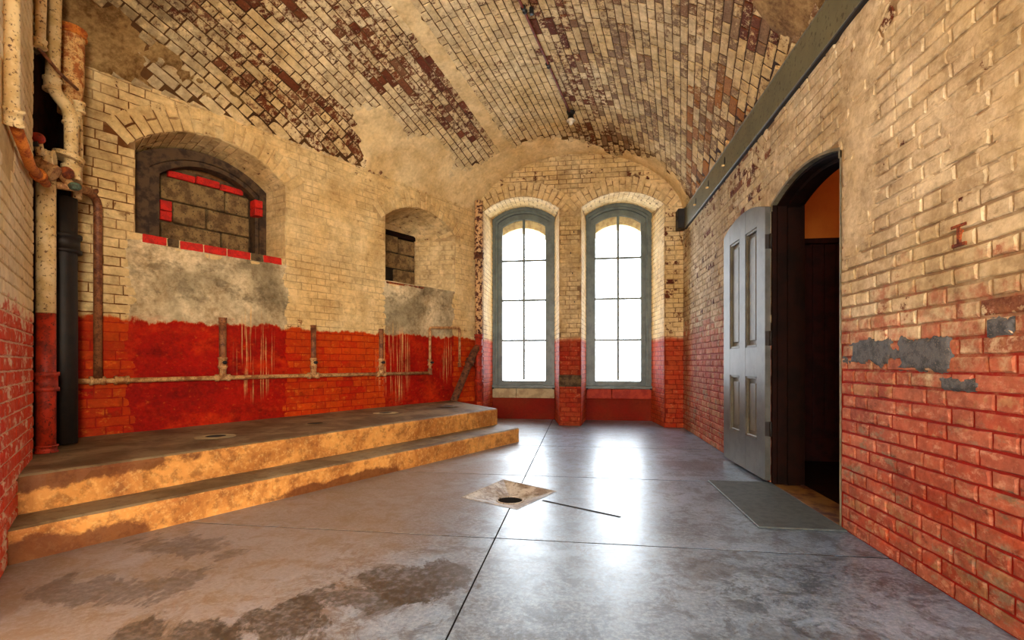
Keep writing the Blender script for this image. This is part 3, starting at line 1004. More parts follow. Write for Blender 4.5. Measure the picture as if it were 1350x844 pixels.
lay(bwb, lambda x, z: (x, YB, z), Vector((0, -1, 0)), -1.665, XR, 0.0, 4.45, ok_back, col_back, vdir=Vector((0, 0, 1)))
for q, side in ((FL, -1), (FR, 1)):
    ring(bwb, lambda x, z: (x, YB, z), Vector((0, -1, 0)), q['u0'], q['u1'], q['zs'], q['zc'], 0.235, lambda u, z: (0.05 + 0.12 * random.random(), random.random() * 0.5, 0.15 * random.random()),
         ok=lambda u, z, side=side: (u - PMID) * side > 0.02 and -1.66 < u < XR and z < zsurf(u, YB) + 0.05, ext=0.12, proud=0.012)
DY = YR - YB
for qf, qb in ((FL, BL), (FR, BR)):
    for key, sgn in (('u0', 1), ('u1', -1)):
        def jam(u, z, qf=qf, qb=qb, key=key): return Vector((qf[key] + (qb[key] - qf[key]) * u / DY, YB + u, z))
        dv = jam(DY, 0) - jam(0, 0)
        n = Vector((dv.y, -dv.x, 0)).normalized() * sgn
        lay(bwb, jam, n, 0.0, DY, 0.0, 3.46, None, lambda u, z: (0.05 + 0.22 * random.random() ** 2, random.random() * 0.5, 0.0), proud=0.005, vdir=Vector((0, 0, 1)))
    uc, z_, r, a = arch_geo(**{k: qf[k] for k in ('u0', 'u1', 'zs', 'zc')})
    uc2, z2_, r2, a2 = arch_geo(**{k: qb[k] for k in ('u0', 'u1', 'zs', 'zc')})
    arc = 2 * a * r
    npc = round(arc / 0.078)

    def sofb(u, v, g=(uc, z_, r, a), g2=(uc2, z2_, r2, a2), arc=arc):
        t = v / arc; k = u / DY
        an = -g[3] + 2 * g[3] * t; an2 = -g2[3] + 2 * g2[3] * t
        x = (g[0] + g[2] * math.sin(an)) * (1 - k) + (g2[0] + g2[2] * math.sin(an2)) * k
        z = (g[1] + g[2] * math.cos(an)) * (1 - k) + (g2[1] + g2[2] * math.cos(an2)) * k
        return Vector((x, YB + u, z))

    def sofbn(u, v, f=sofb):
        p = f(u, v); n = (f(u + 0.02, v) - p).cross(f(u, v + 0.02) - p).normalized()
        return n if n.z < 0 else -n
    lay(bwb, sofb, sofbn, 0.0, DY, 0.0, arc, None, lambda u, z: (0.06, random.random() * 0.5, 0.0), course=arc / npc, proud=0.004)
bwb.build()
# band of missing facing bricks on the middle pier
bx = box('broken_course', (-0.335, 7.655, 0.62), (0.018, 7.70, 0.80), M_DIRT, None, 0.008, jitter=0.006)
bx.parent = wall_back

# recess backs under the windows
for q, nm in ((BL, M_STONE), (BR, M_STONER)):
    o = box('apron', (q['u0'] - 0.03, YR, -0.04), (q['u1'] + 0.03, 8.66, 0.375), M_BACK_J); o.parent = wall_back
    m = (q['u0'] + q['u1']) / 2 - 0.12
    for (a, b) in ((q['u0'] + 0.005, m), (m + 0.006, q['u1'] - 0.005)):
        o = box('sill_stone', (a, YR - 0.05, 0.375), (b, 8.64, 0.545), nm, None, 0.008); o.parent = wall_back

# outer brick skin with the outside arches
bm = bmesh.new()
EL = dict(u0=-1.445, u1=-0.59, zs=3.25, zc=3.42, z0=0.58)
ER = dict(u0=0.235, u1=1.075, zs=3.25, zc=3.42, z0=0.58)
hl, hr = arch2d(**EL), arch2d(**ER)
for yy in (8.66, 9.06):
    face_holes(bm, lambda x, z: (x, yy, z), [(-2.0, -0.3), (1.8, -0.3), (1.8, 4.7), (-2.0, 4.7)], [hl, hr])
for hh in (hl, hr):
    loft(bm, [(x, 8.66, z) for x, z in hh], [(x, 9.06, z) for x, z in hh], close=True)
wo = bm_obj('wall_outer', bm, M_EXT)
tag(wo, 'tan outer brickwork seen through the heads of the tall windows', 'wall', kind='structure')

# --- the two tall windows
p3 = lambda u, z, d: (u, d, z)


def tall_window(name, q, label):
    u0, u1 = q['u0'] - 0.008, q['u1'] + 0.008
    W = empty(name, ((u0 + u1) / 2, 8.56, 0.55))
    tag(W, label, 'window', kind='structure')
    zs, zc = q['zs'] + 0.004, q['zc'] + 0.004
    A = dict(u0=u0, u1=u1, z0=0.60, zs=zs, zc=zc)
    B = dict(u0=u0 + 0.055, u1=u1 - 0.055, z0=0.60, zs=zs - 0.05, zc=zc - 0.065)
    C = dict(u0=u0 + 0.095, u1=u1 - 0.095, z0=0.60, zs=zs - 0.075, zc=zc - 0.105)
    Dd = dict(u0=u0 + 0.175, u1=u1 - 0.175, z0=0.60, zs=zs - 0.135, zc=zc - 0.20)
    frame_arch('casing', p3, A, B, 8.47, 8.66, M_FRAME, W)
    frame_arch('stop_moulding', p3, B, C, 8.50, 8.66, M_FRAME, W)
    frame_arch('sash', p3, C, Dd, 8.545, 8.61, M_FRAME, W)
    box('sill', (u0 - 0.0, 8.42, 0.545), (u1 + 0.0, 8.66, 0.600), M_FRAME, W, 0.008)
    box('bottom_rail', (Dd['u0'] - 0.01, 8.545, 0.600), (Dd['u1'] + 0.01, 8.61, 0.676), M_FRAME, W, 0.004)
    um = (Dd['u0'] + Dd['u1']) / 2
    zr = [0.676, 1.392, 2.108, 2.815, Dd['zc']]
    box('meeting_rail', (Dd['u0'] - 0.005, 8.555, zr[2] - 0.018), (Dd['u1'] + 0.005, 8.60, zr[2] + 0.018), M_FRAME, W, 0.003)
    for z in (zr[1], zr[3]):
        box('muntin', (Dd['u0'] - 0.005, 8.562, z - 0.018), (Dd['u1'] + 0.005, 8.598, z + 0.018), M_FRAME, W, 0.003)
    for k in range(4):
        box('muntin', (um - 0.021, 8.562, zr[k] + 0.012), (um + 0.021, 8.598, (zr[k + 1] - 0.012) if k < 3 else Dd['zc'] - 0.002), M_FRAME, W, 0.003)
    uc, z_, r, a = arch_geo(Dd['u0'], Dd['u1'], Dd['zs'], Dd['zc'])
    for k in range(4):
        for (a0, a1) in ((Dd['u0'] - 0.01, um), (um, Dd['u1'] + 0.01)):
            bm = bmesh.new()
            if k < 3:
                P = [(a0, zr[k]), (a1, zr[k]), (a1, zr[k + 1]), (a0, zr[k + 1])]
            else:
                P = [(a0, zr[k]), (a1, zr[k])]
                for t in range(9):
                    x = a1 + (a0 - a1) * t / 8
                    P.append((x, z_ + math.sqrt(max(0.01, r * r - (x - uc) ** 2)) + 0.008))
            f = bm.faces.new([bm.verts.new((x, 8.580, z)) for x, z in P])
            bmesh.ops.solidify(bm, geom=[f], thickness=0.003)
            sub(bm_obj('pane', bm, M_GLASS), W)
    for sx in (u0 + 0.02, u1 - 0.02):
        box('sill_bracket', (sx - 0.025, 8.41, 0.535), (sx + 0.025, 8.45, 0.56), M_IRON, W, 0.004)
    return W


tall_window('window_1', BL, 'left tall arched sash window, grey frame, beside the rusty corner downpipe')
tall_window('window_2', BR, 'right tall arched sash window, grey frame, next to the right brick wall')

# --- right wall with the arched doorway
DO = dict(u0=3.175, u1=4.235, z0=-0.05, zs=2.30, zc=2.395)
XT = 1.78   # far side of the wall
bm = bmesh.new()
hd_ = arch2d(**DO)
outer = [(-3.1, -0.05)] + hd_ + [(YB + 0.02, -0.05), (YB + 0.02, 3.6), (-3.1, 3.6)]
for xx in (XR, XT):
    face_holes(bm, lambda y, z: (xx, y, z), outer, [[(-2.95, 0.85), (-1.65, 0.85), (-1.65, 3.05), (-2.95, 3.05)]])
loft(bm, [(XR, y, z) for y, z in ((-2.95, 0.85), (-1.65, 0.85), (-1.65, 3.05), (-2.95, 3.05))], [(XT, y, z) for y, z in ((-2.95, 0.85), (-1.65, 0.85), (-1.65, 3.05), (-2.95, 3.05))], True)  # unseen opening added near the rear to admit the side fill light
loft(bm, [(XR, y, z) for y, z in hd_], [(XT, y, z) for y, z in hd_])
wall_right = bm_obj('wall_right', bm, M_RIGHT_J)
tag(wall_right, 'right brick wall, worn cream limewash above faded red paint', 'wall', kind='structure')
bwr = Brickwork(wall_right, M_RIGHT)
RA = (3.70, 2.15, 0.97)    # relieving arch over the door: centre y, z, inner radius


def in_ra(y, z):
    d = math.hypot(y - RA[0], z - RA[1]); an = abs(math.atan2(y - RA[0], z - RA[1]))
    return RA[2] - 0.005 < d < RA[2] + 0.24 and 0.35 < an < 1.05


def ok_right(y, z):
    if z > 3.04: return False
    if in_arch(y, z, DO['u0'] - 0.01, DO['u1'] + 0.01, DO['z0'], DO['zs'], DO['zc'] + 0.012): return False
    return not in_ra(y, z)


def smear_r(y, z):
    """smooth limewash that hides the joints in places"""
    return smooth(0.05, 0.3, nz(y * 1.2, z * 1.2, 7) + 0.35 * smooth(1.3, 2.0, z) * smooth(4.6, 3.2, y) - 0.1)


def col_right(y, z):
    f = 0.05 + 0.16 * random.random()
    t = random.random() * 0.5
    if z < 1.3: f += 0.40 * random.random() ** 2 + 0.1 * smooth(0.6, 0.1, z)
    if y > 4.6:
        f += 0.30 * random.random() * smooth(4.6, 6, y)
        t = random.random() * 0.7
    if 4.3 < y < 5.4 and z > 2.4: f += 0.4 * random.random()
    d = 0.35 * random.random() * smooth(0.5, 0.0, z)
    return (f, t, d)


lay(bwr, lambda y, z: (XR, y, z), Vector((-1, 0, 0)), 1.2, YB, 0.0, 3.06, ok_right, col_right, vdir=Vector((0, 0, 1)), proud=0.009, joint=0.012,
    hide=lambda y, z: (4.24 < y < 5.27 and z < 2.3))
for (lo, hi) in ((-1.05, -0.5), (0.5, 1.05)):
    for k in range(7):
        an = lo + (hi - lo) * (k + 0.5) / 7
        for (r0, r1) in ([(0, 0.235)] if k % 2 else [(0, 0.112), (0.122, 0.235)]):
            rm = RA[2] + (r0 + r1) / 2
            y, z = RA[0] + rm * math.sin(an), RA[1] + rm * math.cos(an)
            if z + 0.09 > 3.03: continue
            bwr.add((XR, y, z), (0, math.sin(an), math.cos(an)), (-1, 0, 0), 0.082, r1 - r0 - 0.008, 0.008, (0.1 + 0.4 * random.random(), random.random() * 0.5, 0), kind='v')
bwr.build()
# thick limewash that has levelled the brickwork beside and above the doorway
sheet('limewash_coat', wall_right, M_RIGHT_J if False else painted('right_wall_limewash', CRR, CRR2, DIR, TONE, RED_R, use_brick=False, flake_lo=0.88, grime=0.5, scars=SC_R), lambda y, z: (XR, y, z), Vector((-1, 0, 0)), 1.3, 4.6, 0.95, 3.02,
      lambda y, z: 0.0 if in_arch(y, z, DO['u0'] - 0.03, DO['u1'] + 0.03, DO['z0'], DO['zs'], DO['zc'] + 0.04) else
      smooth(0.1, 0.5, 0.5 * nz(y * 1.3, z * 1.3, 7) + 0.35 * nz(y * 5, z * 9, 2) + 0.25 * nz(y * 17, z * 25, 2) + 0.42 * smooth(1.2, 1.9, z) - 0.28 + 0.35 * smooth(0.35, 0.0, abs(y - 3.0)) ) * smooth(0.95, 1.15, z) * smooth(3.02, 2.97, z), du=0.025, lo=-0.004, hi=0.0115)


# grey filler smears on the right wall
def smear(y0, y1, z0, z1, seed):
    cy, cz = (y0 + y1) / 2, (z0 + z1) / 2

    def mk(y, z):
        e = 1 - max(abs(y - cy) / ((y1 - y0) / 2), abs(z - cz) / ((z1 - z0) / 2))
        return smooth(0.05, 0.22, e + 0.35 * nz(y * 11, z * 14, seed) + 0.2 * nz(y * 37, z * 40, seed))
    return sheet('filler_smear', wall_right, M_FILL, lambda y, z: (XR, y, z), Vector((-1, 0, 0)), y0 - 0.05, y1 + 0.05, z0 - 0.04, z1 + 0.04, mk, du=0.012, lo=-0.004, hi=0.015)


smear(2.60, 3.12, 0.985, 1.13, 1)
smear(2.28, 2.64, 0.955, 1.125, 2)
smear(2.16, 2.36, 0.88, 0.94, 5)
smear(1.98, 2.12, 1.09, 1.17, 6)

# rusted I-shaped wall tie let into the limewash
bm = bmesh.new()
for (y0, y1, z0, z1) in ((2.20, 2.28, 1.560, 1.572), (2.232, 2.248, 1.49, 1.562), (2.205, 2.275, 1.480, 1.494)):
    vs = []
    for xx in (XR - 0.016, XR):
        vs.append([bm.verts.new((xx, y, z)) for y, z in ((y0, z0), (y1, z0), (y1, z1), (y0, z1))])
    bm.faces.new(vs[0])
    for k in range(4): bm.faces.new((vs[0][k], vs[0][(k + 1) % 4], vs[1][(k + 1) % 4], vs[1][k]))
bm_obj('wall_tie', bm, M_RUST, wall_right)
# nails left in the middle pier
for (x, z) in ((-0.10, 3.05), (-0.12, 2.40), (-0.09, 1.95), (-0.15, 2.72)):
    tube('nail', [(x, YB, z), (x, YB - 0.05, z + 0.004)], 0.008, M_IRON, wall_back, 6)

# --- wing wall at the near left, with the pipe chase in the corner
WE = Vector((-3.49, 2.646, 0)); WD = Vector((0.736, -0.677, 0)).normalized(); WN = Vector((0.677, 0.736, 0)).normalized()


def WW(t, z, out=0.0):
    return WE + WD * t + WN * out + Vector((0, 0, z))


bm = bmesh.new()
for o_ in (0.0, -0.35):
    face_holes(bm, lambda t, z: WW(t, z, o_), [(0, -0.05), (1.75, -0.05), (1.75, 4.5), (0, 4.5)], [])
loft(bm, [WW(0, -0.05), WW(1.75, -0.05), WW(1.75, 4.5), WW(0, 4.5)], [WW(0, -0.05, -0.35), WW(1.75, -0.05, -0.35), WW(1.75, 4.5, -0.35), WW(0, 4.5, -0.35)], True)
wall_near = bm_obj('wall_near', bm, M_NEAR_J)
tag(wall_near, 'cream wing wall with streaky red dado at the near left edge', 'wall', kind='structure')
bwn = Brickwork(wall_near, M_NEAR)
lay(bwn, lambda t, z: WW(t, z), WN, 0.0, 1.74, 0.0, 3.6, lambda t, z: z < 1.6 or nz(t * 1.5, z * 1.5, 4) > -0.15, lambda t, z: (0.08 + 0.1 * random.random(), random.random() * 0.4, 0.0), proud=0.006, vdir=Vector((0, 0, 1)))
bwn.build()
# chase walls behind the pipes
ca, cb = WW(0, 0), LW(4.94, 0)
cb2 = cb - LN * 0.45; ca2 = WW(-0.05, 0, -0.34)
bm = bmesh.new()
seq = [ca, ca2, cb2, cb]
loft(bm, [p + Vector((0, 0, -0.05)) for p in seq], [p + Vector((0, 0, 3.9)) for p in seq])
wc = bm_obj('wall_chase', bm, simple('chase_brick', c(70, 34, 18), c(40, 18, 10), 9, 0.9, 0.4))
tag(wc, 'dark recessed pipe chase in the left corner', 'wall', kind='structure')

# --- the part of the room behind the viewer
bm = bmesh.new()
ra, rb = WW(1.75, 0, -0.2), Vector((-2.7, -3.05, 0))
loft(bm, [ra + Vector((0, 0, -0.05)), rb + Vector((0, 0, -0.05))], [ra + Vector((0, 0, 4.7)), rb + Vector((0, 0, 4.7))])
o = bm_obj('wall_rear_left', bm, M_REAR)
tag(o, 'plain cream side wall behind the viewer', 'wall', kind='structure')
bm = bmesh.new()
rh = [[(-1.9, 0.75), (-0.7, 0.75), (-0.7, 3.15), (-1.9, 3.15)], [(0.1, 0.75), (1.3, 0.75), (1.3, 3.15), (0.1, 3.15)]]  # openings added in the unseen rear wall to let fill light in
for yy in (-3.0, -3.25):
    face_holes(bm, lambda x, z: (x, yy, z), [(-3.0, -0.05), (1.7, -0.05), (1.7, 4.9), (-3.0, 4.9)], rh)
for hh in rh:
    loft(bm, [(x, -3.0, z) for x, z in hh], [(x, -3.25, z) for x, z in hh], True)
o = bm_obj('wall_rear', bm, M_REAR)
tag(o, 'plain cream rear wall with two openings added for fill light, behind the viewer', 'wall', kind='structure')

# --- vault
nx_, ny_ = 110, 120
V, Fc = [], []
for j in range(ny_ + 1):
    y = -3.1 + (7.70 + 3.1) * j / ny_
    yy = max(y, 1.5)
    xl = -1.669 - (7.68 - yy) * 0.5533 - 0.75
    for i in range(nx_ + 1):
        x = xl + (1.95 - xl) * i / nx_
        V.append((x, y, zsurf(x, y)))
for j in range(ny_):
    for i in range(nx_):
        q = j * (nx_ + 1) + i
        Fc.append((q, q + nx_ + 1, q + nx_ + 2, q + 1))
ceiling = mesh_pd('ceiling', V, Fc, M_CEIL_J, None, True)
md = ceiling.modifiers.new('thickness', 'SOLIDIFY'); md.thickness = 0.2; md.offset = -1
tag(ceiling, 'shallow brick barrel vault with flaking cream limewash', 'ceiling', kind='structure')
AX = Vector((0.198, 0.980, 0)).normalized(); WX = Vector((0.980, -0.198, 0)).normalized(); C0 = Vector((0, 7.68, 0))


def vp(w, v):
    p = C0 + WX * w + AX * v
    return Vector((p.x, p.y, zsurf(p.x, p.y)))


def vn(w, v):
    a = vp(w + 0.02, v) - vp(w - 0.02, v); b = vp(w, v + 0.02) - vp(w, v - 0.02)
    n = a.cross(b).normalized()
    return n if n.z < 0 else -n


def inside_vault(p):
    if p.y > 7.76 or p.y < 1.9: return False
    xl = -1.669 - (7.68 - p.y) * 0.5533
    return xl - 0.14 < p.x < XR + 0.02


def bl(w, v, cw, cv, rw, rv):
    return math.exp(-(((w - cw) / rw) ** 2 + ((v - cv) / rv) ** 2))


def pm_stripe(w, v):
    return smooth(0.02, -0.03, abs(w + 1.005 + 0.02 * nz(v * 2, 1)) - 0.085 + 0.03 * nz(w * 14, v * 9, 2)) * smooth(-0.2, -0.5, v)


def pm_patch(w, v):
    e = max(bl(w, v, -2.02, -2.3, 0.26, 0.7), bl(w, v, -1.85, -1.5, 0.32, 0.7), bl(w, v, -1.75, -0.7, 0.3, 0.6))
    return smooth(0.42, 0.62, e + 0.22 * nz(w * 4, v * 4, 4) + 0.12 * nz(w * 15, v * 12, 4))


def pm_cove(w, v):
    p = C0 + WX * w + AX * v
    d = 7.68 - p.y
    lim = 0.30 + 0.22 * smooth(0.3, -1.6, p.x) - 0.24 * math.exp(-((p.x - 0.5) / 0.35) ** 2)
    return smooth(0.04, -0.04, d - lim + 0.10 * nz(w * 5, v * 5, 6) + 0.05 * nz(w * 17, v * 15, 6)) * (1 if p.x > -1.669 - d * 0.5533 else 0)


def pm_corner(w, v):
    e = max(bl(w, v, -2.95, -5.0, 0.28, 0.45), bl(w, v, -2.7, -5.4, 0.5, 0.4), 0.62 * bl(w, v, -2.72, -4.45, 0.16, 0.5), 0.58 * bl(w, v, -2.62, -3.9, 0.08, 0.5))
    return smooth(0.40, 0.6, e + 0.22 * nz(w * 4, v * 4, 9) + 0.2 * nz(w * 15, v * 12, 9))


def pm_top(w, v):
    return smooth(0.4, 0.6, bl(w, v, 2.2, -3.75, 0.28, 0.35) + 0.25 * nz(w * 6, v * 6, 12))


def clipv(f):
    return lambda w, v: f(w, v) if inside_vault(C0 + WX * w + AX * v) else 0.0


sheet('plaster_band', ceiling, M_PLAST_C, vp, vn, -1.16, -0.85, -5.2, -0.2, clipv(pm_stripe), du=0.022, lo=-0.004, hi=0.012)
sheet('plaster_coat', ceiling, M_PLAST_C, vp, vn, -2.5, -1.2, -3.6, -0.1, clipv(pm_patch), du=0.03, lo=-0.004, hi=0.012)
sheet('plaster_cove', ceiling, M_PLAST_C, vp, vn, -1.9, 1.9, -1.1, 0.32, clipv(pm_cove), du=0.03, lo=-0.004, hi=0.013)
sheet('dirty_plaster', ceiling, M_PLAST_D, vp, vn, -3.7, -2.2, -5.9, -3.4, clipv(pm_corner), du=0.03, lo=-0.004, hi=0.013)
sheet('dirty_plaster', ceiling, M_PLAST_D, vp, vn, 1.8, 2.5, -4.3, -3.2, clipv(pm_top), du=0.03, lo=-0.004, hi=0.013)

FB = [(-2.41, -4.2, 0.14, 0.55, 1.0), (-2.40, -3.55, 0.16, 0.5, 1.0), (-2.27, -2.95, 0.17, 0.5, 1.0), (-2.15, -2.4, 0.1, 0.3, 0.8),
      (-1.48, -3.4, 0.16, 0.5, 0.7), (-1.30, -2.6, 0.2, 0.7, 0.9), (-1.15, -1.6, 0.17, 0.6, 0.75), (-1.75, -4.3, 0.25, 0.8, 0.4), (-2.0, -4.9, 0.4, 0.5, 0.55),
      (0.27, -2.8, 0.28, 0.8, 0.6), (0.36, -1.6, 0.3, 0.7, 0.6), (0.42, -0.35, 0.4, 0.4, 1.0), (0.15, -3.6, 0.35, 0.5, 0.4), (2.08, -3.5, 0.15, 0.3, 1.0)]
bwc = Brickwork(ceiling, M_CEIL)


def col_ceil(w, v):
    f = 0.10 + 0.18 * random.random() + 0.15 * max(0, nz(w * 2, v * 1.2, 3))
    for (cw, cv, rw, rv, am) in FB:
        f += am * bl(w, v, cw, cv, rw, rv) * (0.25 + 0.75 * random.random())
    if f > 0.42: f = 0.36 + 0.22 * random.random() + (0.2 if random.random() < 0.2 else 0)
    t = 0.08 + 0.4 * random.random()
    d = 0.2 * random.random() + 0.45 * smooth(-3.9, -4.9, v) * smooth(-0.8, -2.2, w)
    if -2.0 < w < -0.2: f += 0.12 * random.random()
    if w > 0.15:
        k = smooth(0.15, 0.8, w)
        if random.random() < 0.55 * k:
            f += 0.12 + 0.32 * random.random(); t = 0.52 + 0.26 * random.random()
        if w > 1.55 and v > -2.7 and random.random() < 0.45: f += 0.4; t = 0.9 + 0.1 * random.random()
        d += 0.15 * k * random.random()
    return (min(f, 1.2), t, min(d, 0.7))


# lay the courses by arc length across the vault, half way down the room
ws = [-3.9]
w = -3.9
while w < 2.9:
    acc = []
    for q in range(27):
        v = -5.6 + 0.2 * q
        p = C0 + WX * w + AX * v
        if -1.669 - (7.68 - p.y) * 0.5533 + 0.12 < p.x < XR - 0.08 and p.y < 7.3:
            acc.append((vp(w + 0.01, v) - vp(w, v)).length / 0.01)
    sl = min(sum(acc) / len(acc), 1.9) if acc else 1.4
    w += 0.082 / sl
    ws.append(w)
for i in range(len(ws) - 1):
    w0, w1 = ws[i], ws[i + 1]
    wm = (w0 + w1) / 2
    v = -6.6 - random.uniform(0, 0.05) - (0.18 if i % 2 else 0)
    k = 0
    while v < 0.45:
        L = (0.240 if k % 2 == 0 else 0.118) * random.uniform(0.95, 1.05)
        vm = v + L / 2
        v += L; k += 1
        p = C0 + WX * wm + AX * vm
        if not inside_vault(p): continue
        if max(pm_stripe(wm, vm), pm_patch(wm, vm), pm_cove(wm, vm), pm_corner(wm, vm)) > 0.97: continue
        P = vp(wm, vm); n = vn(wm, vm)
        T2 = vp(w1, vm) - vp(w0, vm)
        T1 = (vp(wm, vm + 0.05) - vp(wm, vm - 0.05)).normalized()
        T2 = T2 - T1 * T2.dot(T1)
        h = min(max(T2.length - 0.011, 0.02), 0.16)
        hide = P.x > 1.40 or (P.z < 3.45)
        bwc.add(P, T2, n, L - 0.011, h, 0.008 * random.uniform(0.7, 1.35), col_ceil(wm, vm), hide=hide)
bwc.build()

# ------------------------------------------------------------------ the stepped platform
plat = empty('stepped_platform', (-2.2, 4.4, 0))
tag(plat, 'two-tier worn ochre concrete platform along the left wall', 'platform')


def tier(name, f0, f1, b0, b1, z0, z1, zb0, zb1, rag, n=70):
    f0, f1, b0, b1 = Vector(f0), Vector(f1), Vector(b0), Vector(b1)
    nd = Vector(((f1 - f0).y, -(f1 - f0).x, 0)).normalized()
    V, Fc = [], []
    m = 0
    for i in range(n + 1):
        t = i / n
        f = f0.lerp(f1, t); b = b0.lerp(b1, t)
        zb = zb0 + (zb1 - zb0) * t
        q = rag * (nz(f.x * 6, f.y * 6, z1 * 9) + 0.6 * nz(f.x * 19, f.y * 19, z1 * 7))
        r2 = rag * 0.6 * nz(f.x * 9, f.y * 9, 3)
        prof = [(nd * (r2 * 0.5), z0), (nd * (r2), z0 + (z1 - z0) * 0.5), (nd * (q * 0.6), z1 - 0.030), (nd * (q * 0.6 - 0.006), z1 - 0.012), (nd * (q * 0.6 - 0.022), z1 - 0.002)]
        row = [Vector((f.x, f.y, 0)) + d + Vector((0, 0, z)) for d, z in prof]
        for kk in (0.25, 0.5, 0.75, 1.0):
            p = f.lerp(b, kk)
            row.append(Vector((p.x, p.y, z1 + (zb - z1) * kk + 0.004 * nz(p.x * 3, p.y * 3, 1))))
        row.append(Vector((b.x, b.y, z0)))
        m = len(row)
        V += row
    for i in range(n):
        for k in range(m):
            k2 = (k + 1) % m
            Fc.append((i * m + k, (i + 1) * m + k, (i + 1) * m + k2, i * m + k2))
    Fc.append(tuple(range(m)))
    Fc.append(tuple(n * m + k for k in reversed(range(m))))
    o = mesh_pd(name, V, Fc, M_STEP)
    bmx = bmesh.new(); bmx.from_mesh(o.data); bmesh.ops.recalc_face_normals(bmx, faces=bmx.faces); bmx.to_mesh(o.data); bmx.free()
    return sub(o, plat)


tier('lower_step', (-2.80, 1.985, 0), (-0.763, 6.05, 0), (-3.35, 2.25, 0), (-1.30, 6.53, 0), 0.0, 0.177, 0.175, 0.175, 0.016)
tier('upper_step', (-3.01, 2.190, 0), (-1.094, 6.343, 0), (-4.36, 2.96, 0), (-1.99, 7.16, 0), 0.172, 0.390, 0.385, 0.425, 0.016)

# drain holes let into the platform top
for k, (x, y, lab) in enumerate(((-2.94, 3.56, 'broken ringed pipe hole in the platform top, nearest the dark corner'), (-2.58, 4.43, 'plain dark pipe hole in the platform top, second from the left'),
                    (-2.26, 5.40, 'pale ringed pipe hole in the platform top, below the second riser pipe'), (-1.76, 6.29, 'faint pipe hole near the far end of the platform top'))):
    hz = 0.392 + 0.025 * smooth(3.5, 7, y) * 0.8 + 0.004
    D = empty('pipe_hole', (x, y, hz))
    tag(D, lab, 'drain', 'pipe holes in the platform')
    bm = bmesh.new()
    ri, ro = 0.075, (0.15 if k != 1 else 0.11)
    A_, B_, C_ = [], [], []
    for q in range(28):
        an = 2 * math.pi * q / 28
        rr = ro * (1 + 0.10 * nz(math.cos(an) * 2, math.sin(an) * 2, k * 3))
        A_.append((x + ri * math.cos(an), y + ri * math.sin(an), hz + 0.006)); B_.append((x + rr * math.cos(an), y + rr * math.sin(an), hz + 0.001)); C_.append((x + ri * math.cos(an), y + ri * math.sin(an), hz - 0.05))
    loft(bm, A_, B_, True); loft(bm, A_, C_, True)
    sub(bm_obj('rim', bm, M_STONE if k in (0, 2) else M_STEP), D)
    bm = bmesh.new()
    bm.faces.new([bm.verts.new((x + ri * math.cos(2 * math.pi * q / 28), y + ri * math.sin(2 * math.pi * q / 28), hz + 0.0045)) for q in range(28)])
    sub(bm_obj('opening', bm, M_HOLE), D)

# ------------------------------------------------------------------ floor drain
DRN = empty('floor_drain', (-0.53, 3.65, -0.14))
tag(DRN, 'sunken square concrete floor drain with round outlet, set diagonally in the floor', 'drain')
nq = 32
sq = []
for k in range(4):
    a, b = Vector((*DR[k], 0)), Vector((*DR[(k + 1) % 4], 0))
    for q in range(nq // 4): sq.append(a.lerp(b, q / (nq // 4)))
hc = Vector((-0.532, 3.665, -0.060))
a0 = math.atan2(sq[0].y - hc.y, sq[0].x - hc.x)
circ, low = [], []
for p in sq:
    an = math.atan2(p.y - hc.y, p.x - hc.x)
    circ.append(hc + Vector((math.cos(an), math.sin(an), 0)) * 0.10)
    low.append(hc + Vector((math.cos(an) * 0.098, math.sin(an) * 0.098, -0.12)))
bm = bmesh.new()
loft(bm, [p + Vector((0, 0, 0.002)) for p in sq], circ, True)
out = [Vector((-0.53, 3.65, 0)) + (p - Vector((-0.53, 3.65, 0))) * 1.06 + Vector((0, 0, 0.002)) for p in sq]
loft(bm, [p + Vector((0, 0, 0.003)) for p in sq], out, True)
sub(bm_obj('basin', bm, M_DRAIN), DRN)
bm = bmesh.new()
loft(bm, circ, low, True)
bm.faces.new([bm.verts.new(p) for p in low])
sub(bm_obj('outlet_pipe', bm, M_HOLE), DRN)
rp = [hc + Vector((math.cos(2 * math.pi * k / 24), math.sin(2 * math.pi * k / 24), 0)) * 0.101 + Vector((0, 0, 0.004)) for k in range(25)]
tube('outlet_rim', rp, 0.007, M_DRAIN, DRN, 8, False)

# ------------------------------------------------------------------ doormat
o = box('door_mat', (1.062, 3.085, 0.001), (1.555, 4.245, 0.014), M_MAT, None, 0.004)
tag(o, 'flat grey rubber mat on the floor in front of the doorway', 'mat')

# ------------------------------------------------------------------ door
D1o = empty('door_1', (1.53, 4.24, 0))
tag(D1o, 'grey arched four-panel wooden door folded back against the right wall', 'door', kind='structure')
hx, hy = 1.512, 4.246             # hinge edge of the visible face
ang = math.atan2(1.474 - hx, 5.285 - hy)
LWID = 1.03


def DP(u, z, d):
    """u along the leaf from the hinge, d into the leaf (towards the wall)"""
    dx, dy = math.sin(ang), math.cos(ang)
    return Vector((hx + dx * u + dy * d, hy + dy * u - dx * d, z))


TH = 0.045
uc, z_, r, a = arch_geo(0.0, LWID, 2.285, 2.385)


def topz(u): return z_ + math.sqrt(r * r - (u - uc) ** 2)


